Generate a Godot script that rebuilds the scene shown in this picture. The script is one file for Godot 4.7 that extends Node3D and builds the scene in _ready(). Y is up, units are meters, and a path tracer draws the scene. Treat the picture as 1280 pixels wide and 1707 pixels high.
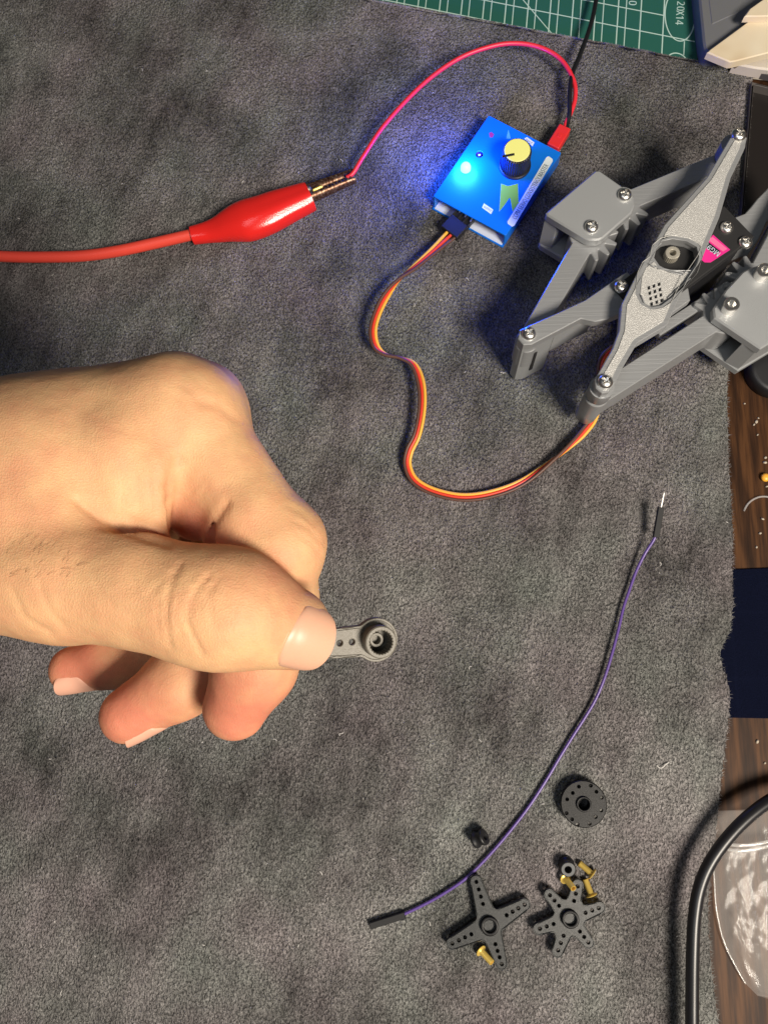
extends Node3D
# A workbench seen from above: suede mat, servo tester, printed gripper, horns, and a hand holding a horn.
# Everything is worked out in millimetres (x right, y up, z towards the viewer's side) and committed in metres.

const F := 1275.0
const EYE := Vector3(0, 365, 0)
const UP := Vector3.UP
var cam_x: Vector3
var cam_y: Vector3
var cam_z: Vector3
var origin := Vector3.ZERO
var rng := RandomNumberGenerator.new()
var M := {}


# ---------------------------------------------------------------- measuring
func at(px: float, py: float, h := 0.0) -> Vector3:
	var d := cam_x * ((px - 640.0) / F) + cam_y * ((853.5 - py) / F) - cam_z
	return EYE + d * ((h - EYE.y) / d.y)

func deep(px: float, py: float, z: float) -> Vector3:
	return EYE + (cam_x * ((px - 640.0) / F) + cam_y * ((853.5 - py) / F) - cam_z) * z

func ats(list: Array, h: float) -> PackedVector2Array:
	var o := PackedVector2Array()
	for i in range(0, list.size(), 2):
		var p := at(list[i], list[i + 1], h)
		o.append(Vector2(p.x, p.z))
	return o


# ---------------------------------------------------------------- shapes
class Shape:
	var v := PackedVector3Array()
	var n := PackedVector3Array()
	var c := PackedColorArray()
	var xf := Transform3D()
	var tint := Color(1, 1, 1)
	var coloured := false

	func tri(a: Vector3, b: Vector3, d: Vector3, na: Vector3, nb: Vector3, nd: Vector3) -> void:
		a = xf * a
		b = xf * b
		d = xf * d
		na = (xf.basis * na).normalized()
		nb = (xf.basis * nb).normalized()
		nd = (xf.basis * nd).normalized()
		if (b - a).cross(d - a).dot(na + nb + nd) > 0.0:
			v.append_array([a, d, b])
			n.append_array([na, nd, nb])
		else:
			v.append_array([a, b, d])
			n.append_array([na, nb, nd])
		if coloured:
			c.append_array([tint, tint, tint])

	func quad(a: Vector3, b: Vector3, d: Vector3, e: Vector3, na: Vector3, nb: Vector3, nd: Vector3, ne: Vector3) -> void:
		tri(a, b, d, na, nb, nd)
		tri(a, d, e, na, nd, ne)

	static func dense(poly: PackedVector2Array, step: float) -> PackedVector2Array:
		var o := PackedVector2Array()
		for i in poly.size():
			var a := poly[i]
			var b := poly[(i + 1) % poly.size()]
			var k := maxi(1, ceili(a.distance_to(b) / step))
			for j in k:
				o.append(a.lerp(b, float(j) / k))
		return o

	static func signed_area(p: PackedVector2Array) -> float:
		var s := 0.0
		for i in p.size():
			s += p[i].cross(p[(i + 1) % p.size()])
		return s

	static func circle(at_: Vector2, r: float, k: int, a0 := 0.0) -> PackedVector2Array:
		var o := PackedVector2Array()
		for i in k:
			o.append(at_ + Vector2.from_angle(a0 + TAU * i / k) * r)
		return o

	static func rounded(w: float, h: float, r: float, k := 4) -> PackedVector2Array:
		var o := PackedVector2Array()
		for q in 4:
			var s := Vector2([1, -1, -1, 1][q], [1, 1, -1, -1][q])
			for j in k + 1:
				o.append(s * Vector2(w / 2 - r, h / 2 - r) + Vector2.from_angle(PI / 2 * q + PI / 2 * j / k) * r)
		return o

	func ring(poly: PackedVector2Array, out: bool, y0: float, y1: float, ch: float) -> PackedVector2Array:
		# walls round a polygon; out: they face outwards. Returns the outline at the top, set in by the chamfer.
		var k := poly.size()
		var sg := signf(signed_area(poly)) * (1.0 if out else -1.0)
		var en := PackedVector2Array()
		for i in k:
			var d := poly[(i + 1) % k] - poly[i]
			en.append(Vector2(d.y, -d.x).normalized() * sg)
		var inner := PackedVector2Array()
		for i in k:
			var a := en[(i + k - 1) % k]
			var b := en[i]
			var m := (a + b).normalized()
			inner.append(poly[i] - m * ch / maxf(m.dot(b), 0.4))
		for i in k:
			var j := (i + 1) % k
			var e := en[i]
			var a := en[(i + k - 1) % k]
			var b := en[j]
			var n0 := (e + a).normalized() if e.dot(a) > 0.72 else e
			var n1 := (e + b).normalized() if e.dot(b) > 0.72 else e
			var m0 := Vector3(n0.x, 0, n0.y)
			var m1 := Vector3(n1.x, 0, n1.y)
			var p := poly[i]
			var q := poly[j]
			quad(Vector3(p.x, y0, p.y), Vector3(q.x, y0, q.y), Vector3(q.x, y1 - ch, q.y), Vector3(p.x, y1 - ch, p.y), m0, m1, m1, m0)
			if ch > 0.0:
				var t0 := (m0 + Vector3.UP).normalized()
				var t1 := (m1 + Vector3.UP).normalized()
				quad(Vector3(p.x, y1 - ch, p.y), Vector3(q.x, y1 - ch, q.y), Vector3(inner[j].x, y1, inner[j].y), Vector3(inner[i].x, y1, inner[i].y), t0, t1, t1, t0)
		return inner

	func sheet(outer: PackedVector2Array, holes: Array, y: float, up: float) -> void:
		var pts := outer.duplicate()
		for h in holes:
			pts.append_array(h)
		var jit := PackedVector2Array()
		for i in pts.size():
			jit.append(pts[i] + Vector2(sin(i * 12.9898) * 2e-4, sin(i * 78.233) * 2e-4))
		var idx := Geometry2D.triangulate_delaunay(jit)
		var nn := Vector3(0, up, 0)
		for i in range(0, idx.size(), 3):
			var a := pts[idx[i]]
			var b := pts[idx[i + 1]]
			var d := pts[idx[i + 2]]
			var m := (a + b + d) / 3.0
			if not Geometry2D.is_point_in_polygon(m, outer):
				continue
			var inside := false
			for h in holes:
				if Geometry2D.is_point_in_polygon(m, h):
					inside = true
					break
			if not inside:
				tri(Vector3(a.x, y, a.y), Vector3(b.x, y, b.y), Vector3(d.x, y, d.y), nn, nn, nn)

	func plate(outer: PackedVector2Array, holes: Array, y0: float, y1: float, ch := 0.3, step := 1.5) -> void:
		var o := dense(outer, step)
		var top := ring(o, true, y0, y1, ch)
		var tops := []
		for h in holes:
			tops.append(ring(h, false, y0, y1, minf(ch, 0.15)))
		sheet(top, tops, y1, 1.0)
		sheet(o, holes, y0, -1.0)

	func lathe(profile: Array, segs: int) -> void:
		# profile of Vector2(radius, height), outside on its right when walked upwards from the bottom
		var k := profile.size() - 1
		var en := []
		for i in k:
			var d: Vector2 = profile[i + 1] - profile[i]
			en.append(Vector2(d.y, -d.x).normalized())
		for i in k:
			var e: Vector2 = en[i]
			var n0 := e
			var n1 := e
			if i > 0 and e.dot(en[i - 1]) > 0.6:
				n0 = (e + en[i - 1]).normalized()
			if i < k - 1 and e.dot(en[i + 1]) > 0.6:
				n1 = (e + en[i + 1]).normalized()
			var p: Vector2 = profile[i]
			var q: Vector2 = profile[i + 1]
			for s in segs:
				var a := TAU * s / segs
				var b := TAU * (s + 1) / segs
				var ca := Vector3(cos(a), 0, sin(a))
				var cb := Vector3(cos(b), 0, sin(b))
				var y := Vector3.UP
				quad(ca * p.x + y * p.y, cb * p.x + y * p.y, cb * q.x + y * q.y, ca * q.x + y * q.y, ca * n0.x + y * n0.y, cb * n0.x + y * n0.y, cb * n1.x + y * n1.y, ca * n1.x + y * n1.y)

	func tube(path: PackedVector3Array, r: Variant, segs := 12, flat := 1.0) -> void:
		var k := path.size()
		var side := Vector3.ZERO
		var prev := []
		var prevn := []
		for i in k:
			var t := (path[mini(i + 1, k - 1)] - path[maxi(i - 1, 0)]).normalized()
			if side == Vector3.ZERO:
				side = t.cross(Vector3.UP)
				if side.length() < 0.1:
					side = t.cross(Vector3.RIGHT)
			side = (side - t * side.dot(t)).normalized()
			var w := side.cross(t)
			var rr: float = r[i] if r is Array else float(r)
			var cur := []
			var curn := []
			for s in segs:
				var a := TAU * s / segs
				var d := side * cos(a) + w * sin(a) * flat
				cur.append(path[i] + d * rr)
				curn.append((side * cos(a) * flat + w * sin(a)).normalized())
			if i > 0:
				for s in segs:
					var e := (s + 1) % segs
					quad(prev[s], prev[e], cur[e], cur[s], prevn[s], prevn[e], curn[e], curn[s])
			if i == 0 or i == k - 1:
				var nn := -t if i == 0 else t
				for s in segs:
					tri(path[i], cur[s], cur[(s + 1) % segs], nn, nn, nn)
			prev = cur
			prevn = curn

	func block(w: float, h: float, d: float, y0: float, bevel: float) -> void:
		# w along x, d along z, standing on y0; bevelled above and on its upright edges
		plate(rounded(w, d, maxf(bevel, 0.05), 3), [], y0, y0 + h, bevel, 400.0)

	func beam(p: Vector3, q: Vector3, wide: float, high: float, bevel: float, up := Vector3.UP) -> void:
		# a bar from p to q
		var x := (q - p).normalized()
		var z := x.cross(up).normalized()
		var keep := xf
		xf = Transform3D(Basis(x, z.cross(x), z), (p + q) / 2)
		block(p.distance_to(q), high, wide, -high / 2, bevel)
		xf = keep


func mesh_of(s: Shape, from: Vector3) -> ArrayMesh:
	var v := s.v.duplicate()
	for i in v.size():
		v[i] = (v[i] - from) * 0.001
	var a := []
	a.resize(Mesh.ARRAY_MAX)
	a[Mesh.ARRAY_VERTEX] = v
	a[Mesh.ARRAY_NORMAL] = s.n
	if s.coloured:
		a[Mesh.ARRAY_COLOR] = s.c
	var m := ArrayMesh.new()
	m.add_surface_from_arrays(Mesh.PRIMITIVE_TRIANGLES, a)
	return m

var taken := {}
func numbered(called: String) -> String:
	taken[called] = taken.get(called, -1) + 1
	return called if taken[called] == 0 else "%s_%03d" % [called, taken[called]]

func part(called: String, s: Shape, m: Material, parent: Node3D, label := "") -> MeshInstance3D:
	return put_mesh(called, mesh_of(s, origin), m, parent, label)

func put_mesh(called: String, mesh: Mesh, m: Material, parent: Node3D, label := "") -> MeshInstance3D:
	var o := MeshInstance3D.new()
	o.mesh = mesh
	o.material_override = m
	var k := 0
	var nm := called
	while parent.has_node(nm):
		k += 1
		nm = "%s_%03d" % [called, k]
	o.name = nm
	parent.add_child(o, true)
	if label:
		o.set_meta("label", label)
	return o

func thing(called: String, label: String, category: String, base: Vector3, group := "") -> Node3D:
	var o := Node3D.new()
	o.name = numbered(called)
	add_child(o, true)
	o.position = base * 0.001
	origin = base
	tag(o, label, category, group)
	return o

func tag(o: Node3D, label: String, category: String, group := "") -> void:
	o.set_meta("label", label)
	o.set_meta("category", category)
	if group:
		o.set_meta("group", group)

func single(called: String, s: Shape, m: Material, base: Vector3, label: String, category: String, group := "") -> MeshInstance3D:
	var o := MeshInstance3D.new()
	o.mesh = mesh_of(s, base)
	o.material_override = m
	o.name = numbered(called)
	o.position = base * 0.001
	add_child(o, true)
	tag(o, label, category, group)
	return o

func curve(pts: Array, per := 8) -> PackedVector3Array:
	var o := PackedVector3Array()
	var k := pts.size()
	for i in k - 1:
		var a: Vector3 = pts[maxi(i - 1, 0)]
		var b: Vector3 = pts[i]
		var c: Vector3 = pts[i + 1]
		var d: Vector3 = pts[mini(i + 2, k - 1)]
		for j in per:
			var t := float(j) / per
			o.append(0.5 * (2.0 * b + (c - a) * t + (2.0 * a - 5.0 * b + 4.0 * c - d) * t * t + (3.0 * b - a - 3.0 * c + d) * t * t * t))
	o.append(pts[k - 1])
	return o

func path_at(list: Array, per := 8) -> PackedVector3Array:
	# x, y, height triples
	var p := []
	for i in range(0, list.size(), 3):
		p.append(at(list[i], list[i + 1], list[i + 2]))
	return curve(p, per)

func frame(o: Vector3, x: Vector3, up := UP) -> Transform3D:
	var xx := x.normalized()
	var z := xx.cross(up).normalized()
	return Transform3D(Basis(xx, z.cross(xx), z), o)


# ---------------------------------------------------------------- materials
func mat(r: float, g: float, b: float, rough := 0.6, metal := 0.0) -> StandardMaterial3D:
	var m := StandardMaterial3D.new()
	m.albedo_color = Color(r, g, b).linear_to_srgb()
	m.roughness = rough
	m.metallic = metal
	return m

func noise(kind: int, freq: float, seed_: int, octaves := 4) -> FastNoiseLite:
	var f := FastNoiseLite.new()
	f.noise_type = kind
	f.frequency = freq
	f.seed = seed_
	f.fractal_octaves = octaves
	f.fractal_type = FastNoiseLite.FRACTAL_FBM if octaves > 1 else FastNoiseLite.FRACTAL_NONE
	return f

func noise_tex(f: FastNoiseLite, size: int, stops := []) -> NoiseTexture2D:
	var t := NoiseTexture2D.new()
	t.width = size
	t.height = size
	t.seamless = true
	t.noise = f
	if stops.size():
		var g := Gradient.new()
		g.offsets = PackedFloat32Array(stops[0])
		g.colors = PackedColorArray(stops[1])
		t.color_ramp = g
	return t

func relief(m: StandardMaterial3D, t: Texture2D, cm: float, per_mm: float, world := false) -> void:
	m.heightmap_enabled = true
	m.heightmap_texture = t
	m.heightmap_scale = cm
	m.uv1_triplanar = true
	m.uv1_world_triplanar = world
	m.uv1_scale = Vector3.ONE * per_mm * 1000.0

func grey(v: float) -> Color:
	return Color(v, v, v)

func make_materials() -> void:
	# suede: fine clumped nap
	var nap := noise(FastNoiseLite.TYPE_SIMPLEX_SMOOTH, 0.055, 11, 4)
	nap.fractal_gain = 0.72
	nap.domain_warp_enabled = true
	nap.domain_warp_amplitude = 22.0
	nap.domain_warp_frequency = 0.03
	var nap_t := noise_tex(nap, 1024, [[0.0, 0.3, 0.42, 0.6, 1.0], [grey(0.0), grey(0.22), grey(0.55), grey(0.78), grey(1.0)]])
	var grain := noise(FastNoiseLite.TYPE_SIMPLEX_SMOOTH, 0.085, 5, 4)
	grain.fractal_gain = 0.7
	grain.domain_warp_enabled = true
	grain.domain_warp_amplitude = 12.0
	grain.domain_warp_frequency = 0.04
	M.suede = mat(1, 1, 1, 0.95)
	M.suede.vertex_color_use_as_albedo = true
	M.suede.metallic_specular = 0.15
	M.suede.albedo_texture = noise_tex(grain, 1024, [[0.0, 0.3, 0.45, 0.6, 0.75, 1.0], [grey(0.4), grey(0.6), grey(0.82), grey(0.9), grey(0.98), grey(1.0)]])
	relief(M.suede, nap_t, 0.17, 1.0 / 112.0, true)
	M.suede.uv1_scale = Vector3(1000.0 / 96.0, 1000.0 / 110.0, 1000.0 / 138.0)
	M.fibre = mat(1, 1, 1, 0.95)
	M.fibre.vertex_color_use_as_albedo = true
	M.fibre.metallic_specular = 0.2
	# table wood
	var wood := noise(FastNoiseLite.TYPE_SIMPLEX_SMOOTH, 0.012, 3, 5)
	wood.fractal_gain = 0.6
	M.wood = mat(1, 1, 1, 0.5)
	M.wood.metallic_specular = 0.25
	M.wood.albedo_texture = noise_tex(wood, 1024, [[0.0, 0.35, 0.5, 0.65, 1.0], [Color(0.13, 0.08, 0.05), Color(0.20, 0.125, 0.075), Color(0.25, 0.16, 0.095), Color(0.30, 0.195, 0.115), Color(0.36, 0.24, 0.145)]])
	relief(M.wood, noise_tex(noise(FastNoiseLite.TYPE_SIMPLEX_SMOOTH, 0.02, 8, 5), 512), 0.01, 1.0, true)
	M.wood.uv1_scale = Vector3(1000.0 / 60.0, 1000.0 / 200.0, 1000.0 / 900.0)
	# printed grey plastic with its layer lines
	var lines := Image.create(16, 256, false, Image.FORMAT_L8)
	var lr := RandomNumberGenerator.new()
	lr.seed = 9
	var level := PackedFloat32Array()
	for y in 64:
		level.append(lr.randf())
	for y in 256:
		for x in 16:
			lines.set_pixel(x, y, grey(lerpf(level[y / 4], level[(y / 4 + 1) % 64], (y % 4) / 4.0)))
	var line_t := ImageTexture.create_from_image(lines)
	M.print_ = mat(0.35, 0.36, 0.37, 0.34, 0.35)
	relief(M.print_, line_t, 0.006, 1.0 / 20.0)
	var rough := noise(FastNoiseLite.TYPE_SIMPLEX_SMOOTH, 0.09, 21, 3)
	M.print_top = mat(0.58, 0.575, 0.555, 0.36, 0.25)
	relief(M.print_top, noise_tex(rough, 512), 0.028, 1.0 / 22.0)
	M.print_smooth = mat(0.38, 0.395, 0.405, 0.38, 0.3)
	relief(M.print_smooth, noise_tex(rough, 512), 0.006, 1.0 / 14.0)
	M.steel = mat(0.86, 0.84, 0.80, 0.3, 1.0)
	M.brass = mat(0.92, 0.66, 0.16, 0.34, 0.55)
	M.old_brass = mat(0.42, 0.30, 0.21, 0.42, 0.8)
	var rust := noise(FastNoiseLite.TYPE_SIMPLEX_SMOOTH, 0.03, 7, 4)
	M.old_brass.albedo_color = Color.WHITE
	M.old_brass.albedo_texture = noise_tex(rust, 256, [[0.0, 0.45, 0.6, 1.0], [Color(0.30, 0.18, 0.12), Color(0.42, 0.29, 0.21), Color(0.58, 0.47, 0.38), Color(0.72, 0.64, 0.54)]])
	relief(M.old_brass, noise_tex(rust, 256), 0.003, 1.0 / 14.0)
	M.black = mat(0.014, 0.014, 0.016, 0.45)
	M.black_matt = mat(0.012, 0.012, 0.013, 0.7)
	M.horn = mat(0.008, 0.008, 0.0085, 0.42)
	M.horn.metallic_specular = 0.35
	relief(M.horn, noise_tex(rough, 512), 0.004, 1.0 / 14.0)
	M.horn_clear = mat(0.030, 0.032, 0.032, 0.34)
	M.horn_clear.metallic_specular = 0.4
	relief(M.horn_clear, noise_tex(rough, 512), 0.004, 1.0 / 14.0)
	M.horn_held = mat(0.14, 0.128, 0.104, 0.45)
	relief(M.horn_held, noise_tex(rough, 512), 0.006, 1.0 / 10.0)
	M.rubber = mat(0.013, 0.013, 0.014, 0.42)
	M.rubber_face = mat(0.10, 0.105, 0.11, 0.6)
	M.red_vinyl = mat(0.76, 0.022, 0.018, 0.2)
	relief(M.red_vinyl, noise_tex(rough, 512), 0.004, 1.0 / 40.0)
	M.red_vinyl.subsurf_scatter_enabled = false
	M.red_lead = mat(0.78, 0.07, 0.045, 0.42)
	M.pink_wire = mat(0.80, 0.03, 0.048, 0.4)
	M.red_plug = mat(0.75, 0.03, 0.03, 0.4)
	M.black_wire = mat(0.012, 0.012, 0.014, 0.35)
	M.yellow_wire = mat(0.85, 0.45, 0.06, 0.42)
	M.red_wire = mat(0.72, 0.05, 0.025, 0.42)
	M.brown_wire = mat(0.11, 0.05, 0.035, 0.45)
	M.violet_wire = mat(0.11, 0.06, 0.27, 0.32)
	M.blue = mat(0.004, 0.17, 0.72, 0.34)
	M.green_print = mat(0.24, 0.50, 0.05, 0.5)
	M.light_blue = mat(0.10, 0.42, 0.78, 0.5)
	M.white_print = mat(0.72, 0.80, 0.80, 0.5)
	M.white = mat(0.60, 0.66, 0.78, 0.6)
	M.ink = mat(0.05, 0.08, 0.10, 0.6)
	M.red_ink = mat(0.4, 0.03, 0.12, 0.6)
	M.board = mat(0.28, 0.012, 0.035, 0.4)
	M.yellow_cap = mat(0.90, 0.90, 0.28, 0.5)
	M.magenta = mat(0.72, 0.03, 0.26, 0.3)
	M.pink = mat(0.80, 0.16, 0.34, 0.35)
	M.gear_white = mat(0.70, 0.66, 0.56, 0.35, 0.6)
	M.mat_green = mat(0.02, 0.115, 0.09, 0.5)
	relief(M.mat_green, noise_tex(rough, 512), 0.006, 1.0 / 20.0)
	M.mat_line = mat(0.48, 0.66, 0.60, 0.6)
	M.navy = mat(0.006, 0.008, 0.022, 0.9)
	M.navy.metallic_specular = 0.1
	relief(M.navy, nap_t, 0.05, 1.0 / 30.0)
	M.tray = mat(0.016, 0.013, 0.012, 0.4)
	M.tray_rim = mat(0.10, 0.09, 0.085, 0.35)
	M.grey_box = mat(0.15, 0.155, 0.165, 0.55)
	relief(M.grey_box, noise_tex(rough, 512), 0.006, 1.0 / 20.0)
	var pale := noise(FastNoiseLite.TYPE_SIMPLEX_SMOOTH, 0.006, 31, 3)
	M.pale_wood = mat(1, 1, 1, 0.6)
	M.pale_wood.albedo_texture = noise_tex(pale, 256, [[0.0, 0.4, 0.6, 1.0], [Color(0.78, 0.68, 0.56), Color(0.84, 0.77, 0.65), Color(0.87, 0.81, 0.70), Color(0.89, 0.84, 0.74)]])
	relief(M.pale_wood, noise_tex(pale, 256), 0.02, 1.0 / 60.0)
	M.dark_slat = mat(0.14, 0.10, 0.07, 0.55)
	M.cream = mat(0.60, 0.54, 0.46, 0.5)
	M.crumb = mat(0.48, 0.42, 0.33, 0.6)
	M.bead = mat(0.85, 0.42, 0.05, 0.35)
	M.lint = mat(0.62, 0.60, 0.57, 0.8)
	# film: a clear sheet with a little milk in it
	M.film = mat(0.75, 0.70, 0.66, 0.09)
	M.film.metallic_specular = 0.22
	M.film.transparency = BaseMaterial3D.TRANSPARENCY_ALPHA
	M.film.albedo_color.a = 0.12
	M.film.cull_mode = BaseMaterial3D.CULL_DISABLED
	M.film_thick = mat(0.8, 0.78, 0.75, 0.1)
	M.film_thick.transparency = BaseMaterial3D.TRANSPARENCY_ALPHA
	M.film_thick.albedo_color.a = 0.25
	M.hair = mat(0.13, 0.07, 0.035, 0.5)
	# skin
	M.skin = mat(1, 1, 1, 0.55)
	M.skin.vertex_color_use_as_albedo = true
	M.skin.metallic_specular = 0.34
	M.skin.subsurf_scatter_enabled = true
	M.skin.subsurf_scatter_strength = 0.10
	var pores := noise(FastNoiseLite.TYPE_CELLULAR, 0.06, 4, 3)
	pores.cellular_return_type = FastNoiseLite.RETURN_DISTANCE
	pores.domain_warp_enabled = true
	pores.domain_warp_amplitude = 10.0
	relief(M.skin, noise_tex(pores, 512), 0.011, 1.0 / 13.0)
	M.nail = mat(0.60, 0.335, 0.225, 0.36)
	M.nail.metallic_specular = 0.4
	M.nail_pink = mat(0.70, 0.38, 0.27, 0.34)
	M.nail.vertex_color_use_as_albedo = true
	M.nail_pink.vertex_color_use_as_albedo = true
	M.skin_fold = mat(0.57, 0.30, 0.165, 0.5)
	M.nail_rim = mat(0.88, 0.76, 0.60, 0.4)
	M.nail.subsurf_scatter_enabled = true
	M.nail.subsurf_scatter_strength = 0.06


# ---------------------------------------------------------------- the scene
func _ready() -> void:
	rng.seed = 4711
	cam_x = Vector3(sqrt(1.0 - TILT.x * TILT.x), -TILT.x, 0)
	var uy := -TILT.y
	var ux := TILT.x * uy / cam_x.x
	cam_y = Vector3(ux, uy, -sqrt(1.0 - uy * uy - ux * ux))
	cam_z = cam_x.cross(cam_y)
	var cam := Camera3D.new()
	cam.name = "camera"
	cam.keep_aspect = Camera3D.KEEP_HEIGHT
	cam.fov = rad_to_deg(2.0 * atan(853.5 / F))
	cam.near = 0.01
	cam.far = 20.0
	cam.transform = Transform3D(Basis(cam_x, cam_y, cam_z), EYE * 0.001)
	add_child(cam)
	cam.current = true

	var env := Environment.new()
	env.background_mode = Environment.BG_COLOR
	env.background_color = Color(0.028, 0.029, 0.031).linear_to_srgb()
	env.background_energy_multiplier = 1.0
	env.tonemap_mode = Environment.TONE_MAPPER_LINEAR
	env.tonemap_exposure = 1.0
	env.sdfgi_enabled = true
	env.ssao_enabled = true
	env.ssil_enabled = true
	var we := WorldEnvironment.new()
	we.name = "surroundings"
	we.environment = env
	add_child(we)

	var lamp := AreaLight3D.new()   # the desk lamp, to the right of the bench
	lamp.name = "desk_lamp"
	lamp.area_size = Vector2(0.27, 0.27)
	lamp.light_color = Color(1.0, 0.90, 0.77).linear_to_srgb()
	lamp.light_energy = 1.62
	lamp.shadow_enabled = true
	lamp.position = Vector3(0.44, 0.82, 0.38)
	lamp.look_at_from_position(lamp.position, Vector3(-0.06, 0.03, -0.12), Vector3.UP)
	add_child(lamp)
	var room := AreaLight3D.new()   # the room's ceiling panel, dim and far
	room.name = "ceiling_panel"
	room.area_size = Vector2(0.6, 0.6)
	room.light_color = Color(0.88, 0.94, 1.0).linear_to_srgb()
	room.light_energy = 0.32
	room.shadow_enabled = true
	room.position = Vector3(-0.35, 1.7, 0.25)
	room.look_at_from_position(room.position, Vector3(-0.06, 0.0, -0.12), Vector3.FORWARD)
	add_child(room)

	make_materials()
	build_table()
	build_cutting_mat()
	build_suede()
	build_right_side()
	build_tester()
	build_power_lead()
	build_clip()
	build_gripper()
	build_servo()
	build_horns()
	build_small_parts()
	build_jumper()
	build_black_cable()
	build_bag()
	build_hand()
	build_specks()


const TILT := Vector2(0.07689, -0.18184)   # where straight down lies in the camera: right, up


func build_table() -> void:
	var s := Shape.new()
	s.block(1100, 25, 1000, -28.2, 1.5)
	var base := Vector3(-40, -28.2, -120)
	s.xf = Transform3D()
	for i in s.v.size():
		s.v[i] += Vector3(-40, 0, -120)
	single("wooden_table", s, M.wood, base, "dark brown wooden tabletop showing along the right edge", "table")


func build_cutting_mat() -> void:
	var h := -1.6
	var o := at(1104, 59, h)
	var u := (at(805, 0, h) - o).normalized()         # towards the left along a ruled line
	var w := (at(1109, -60, h) - at(1101, 95, h)).normalized()   # away from the viewer
	var t := thing("cutting_mat", "green self-healing cutting mat with pale ruled grid, under the suede at the top", "cutting mat", o + Vector3(0, -1.5, 0))
	var P := func(a: float, b: float) -> Vector2:
		var q := o + u * a + w * b
		return Vector2(q.x, q.z)
	var s := Shape.new()
	s.plate(PackedVector2Array([P.call(-21.5, -60.0), P.call(-21.5, 140.0), P.call(420.0, 140.0), P.call(420.0, -60.0)]), [], -3.1, h, 0.4, 400.0)
	part("mat_sheet", s, M.mat_green, t)
	var line := func(a: Vector2, b: Vector2, wide: float, lift := 0.04) -> void:
		var q := Shape.new()
		var A := o + u * a.x + w * a.y
		var B := o + u * b.x + w * b.y
		var d := (B - A).normalized()
		var z := d.cross(UP) * wide / 2
		var y := Vector3(0, lift, 0)
		q.quad(A - z + y, B - z + y, B + z + y, A + z + y, UP, UP, UP, UP)
		part("ruled_line", q, M.mat_line, t)
	var pitch := 12.3
	for i in range(0, 30):
		line.call(Vector2(i * pitch, -45), Vector2(i * pitch, 110), 0.62)
		if i > 0 and i < 29:
			line.call(Vector2(i * pitch + 8.0, -45), Vector2(i * pitch + 8.0, 110), 0.5, 0.05)
	for j in range(-3, 8):
		line.call(Vector2(-17 if j == 0 else 0, j * pitch), Vector2(29 * pitch, j * pitch), 0.6, 0.06)
	line.call(Vector2(47, -25), Vector2(140, 68), 0.5, 0.07)
	line.call(Vector2(300, -25), Vector2(393, 68), 0.5, 0.07)
	var ellipse := func(c: Vector2, rx: float, ry: float) -> void:
		var q := Shape.new()
		for i in 64:
			var a := TAU * i / 64
			var b := TAU * (i + 1) / 64
			var pts := []
			for e in [[a, -0.32], [b, -0.32], [b, 0.32], [a, 0.32]]:
				var r: float = e[1]
				pts.append(o + u * (c.x + cos(e[0]) * (rx + r)) + w * (c.y + sin(e[0]) * (ry + r)) + Vector3(0, 0.08, 0))
			q.quad(pts[0], pts[1], pts[2], pts[3], UP, UP, UP, UP)
		part("ruled_ring", q, M.mat_line, t)
	ellipse.call(Vector2(-8.6, 14.5), 8.0, 16.0)
	ellipse.call(Vector2(-8.4, -14.5), 5.4, 5.4)
	line.call(Vector2(-11.6, -1.0), Vector2(-11.6, -9.5), 0.5)
	line.call(Vector2(-16.6, 9.5), Vector2(-18.6, 9.0), 0.5)
	lettering("20X14", at(1133, 22, h + 0.06), (at(1131, 47, h) - at(1135, -2, h)), 14.5, M.mat_line, t, "printed_text")
	lettering("0", at(1054, 5, h + 0.06), (at(1053, 10, h) - at(1054, 0, h)), 2.6, M.mat_line, t, "printed_text")


func lettering(text: String, where: Vector3, along: Vector3, length: float, m: Material, parent: Node3D, called: String, up := UP, lean := 1.0) -> void:
	var f := SystemFont.new()
	f.font_names = PackedStringArray(["Droid Sans"])
	var tm := TextMesh.new()
	tm.font = f
	tm.text = text
	tm.font_size = 32
	tm.pixel_size = 0.001
	tm.depth = 0.0008
	tm.curve_step = 2.0
	var box := tm.get_aabb()
	var k := length * 0.001 / maxf(box.size.x, 1e-4)
	var x := along.normalized()
	var y := up.cross(x).normalized()
	var b := Basis(x * k, y * k * lean, x.cross(y) * k)
	var o := put_mesh(called, tm, m, parent)
	o.transform = Transform3D(b, (where - origin) * 0.001 - b * box.get_center())


func edge_right(z: float) -> float:
	for i in RIGHT_EDGE.size() - 1:
		if z <= RIGHT_EDGE[i + 1].y or i == RIGHT_EDGE.size() - 2:
			var a: Vector2 = RIGHT_EDGE[i]
			var b: Vector2 = RIGHT_EDGE[i + 1]
			return lerpf(a.x, b.x, clampf((z - a.y) / (b.y - a.y), -1.0, 2.0))
	return 0.0

var RIGHT_EDGE := []
var sag: FastNoiseLite
var patch: FastNoiseLite
var tinge: FastNoiseLite

func suede_height(x: float, z: float) -> float:
	var e := edge_right(z) - x
	var y := -0.32 + 0.3 * sag.get_noise_2d(x, z)
	y -= 1.5 * smoothstep(14.0, 0.0, e) * smoothstep(-250.0, -200.0, z)   # drops off the mat on to the table
	return minf(y, -0.02)

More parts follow.
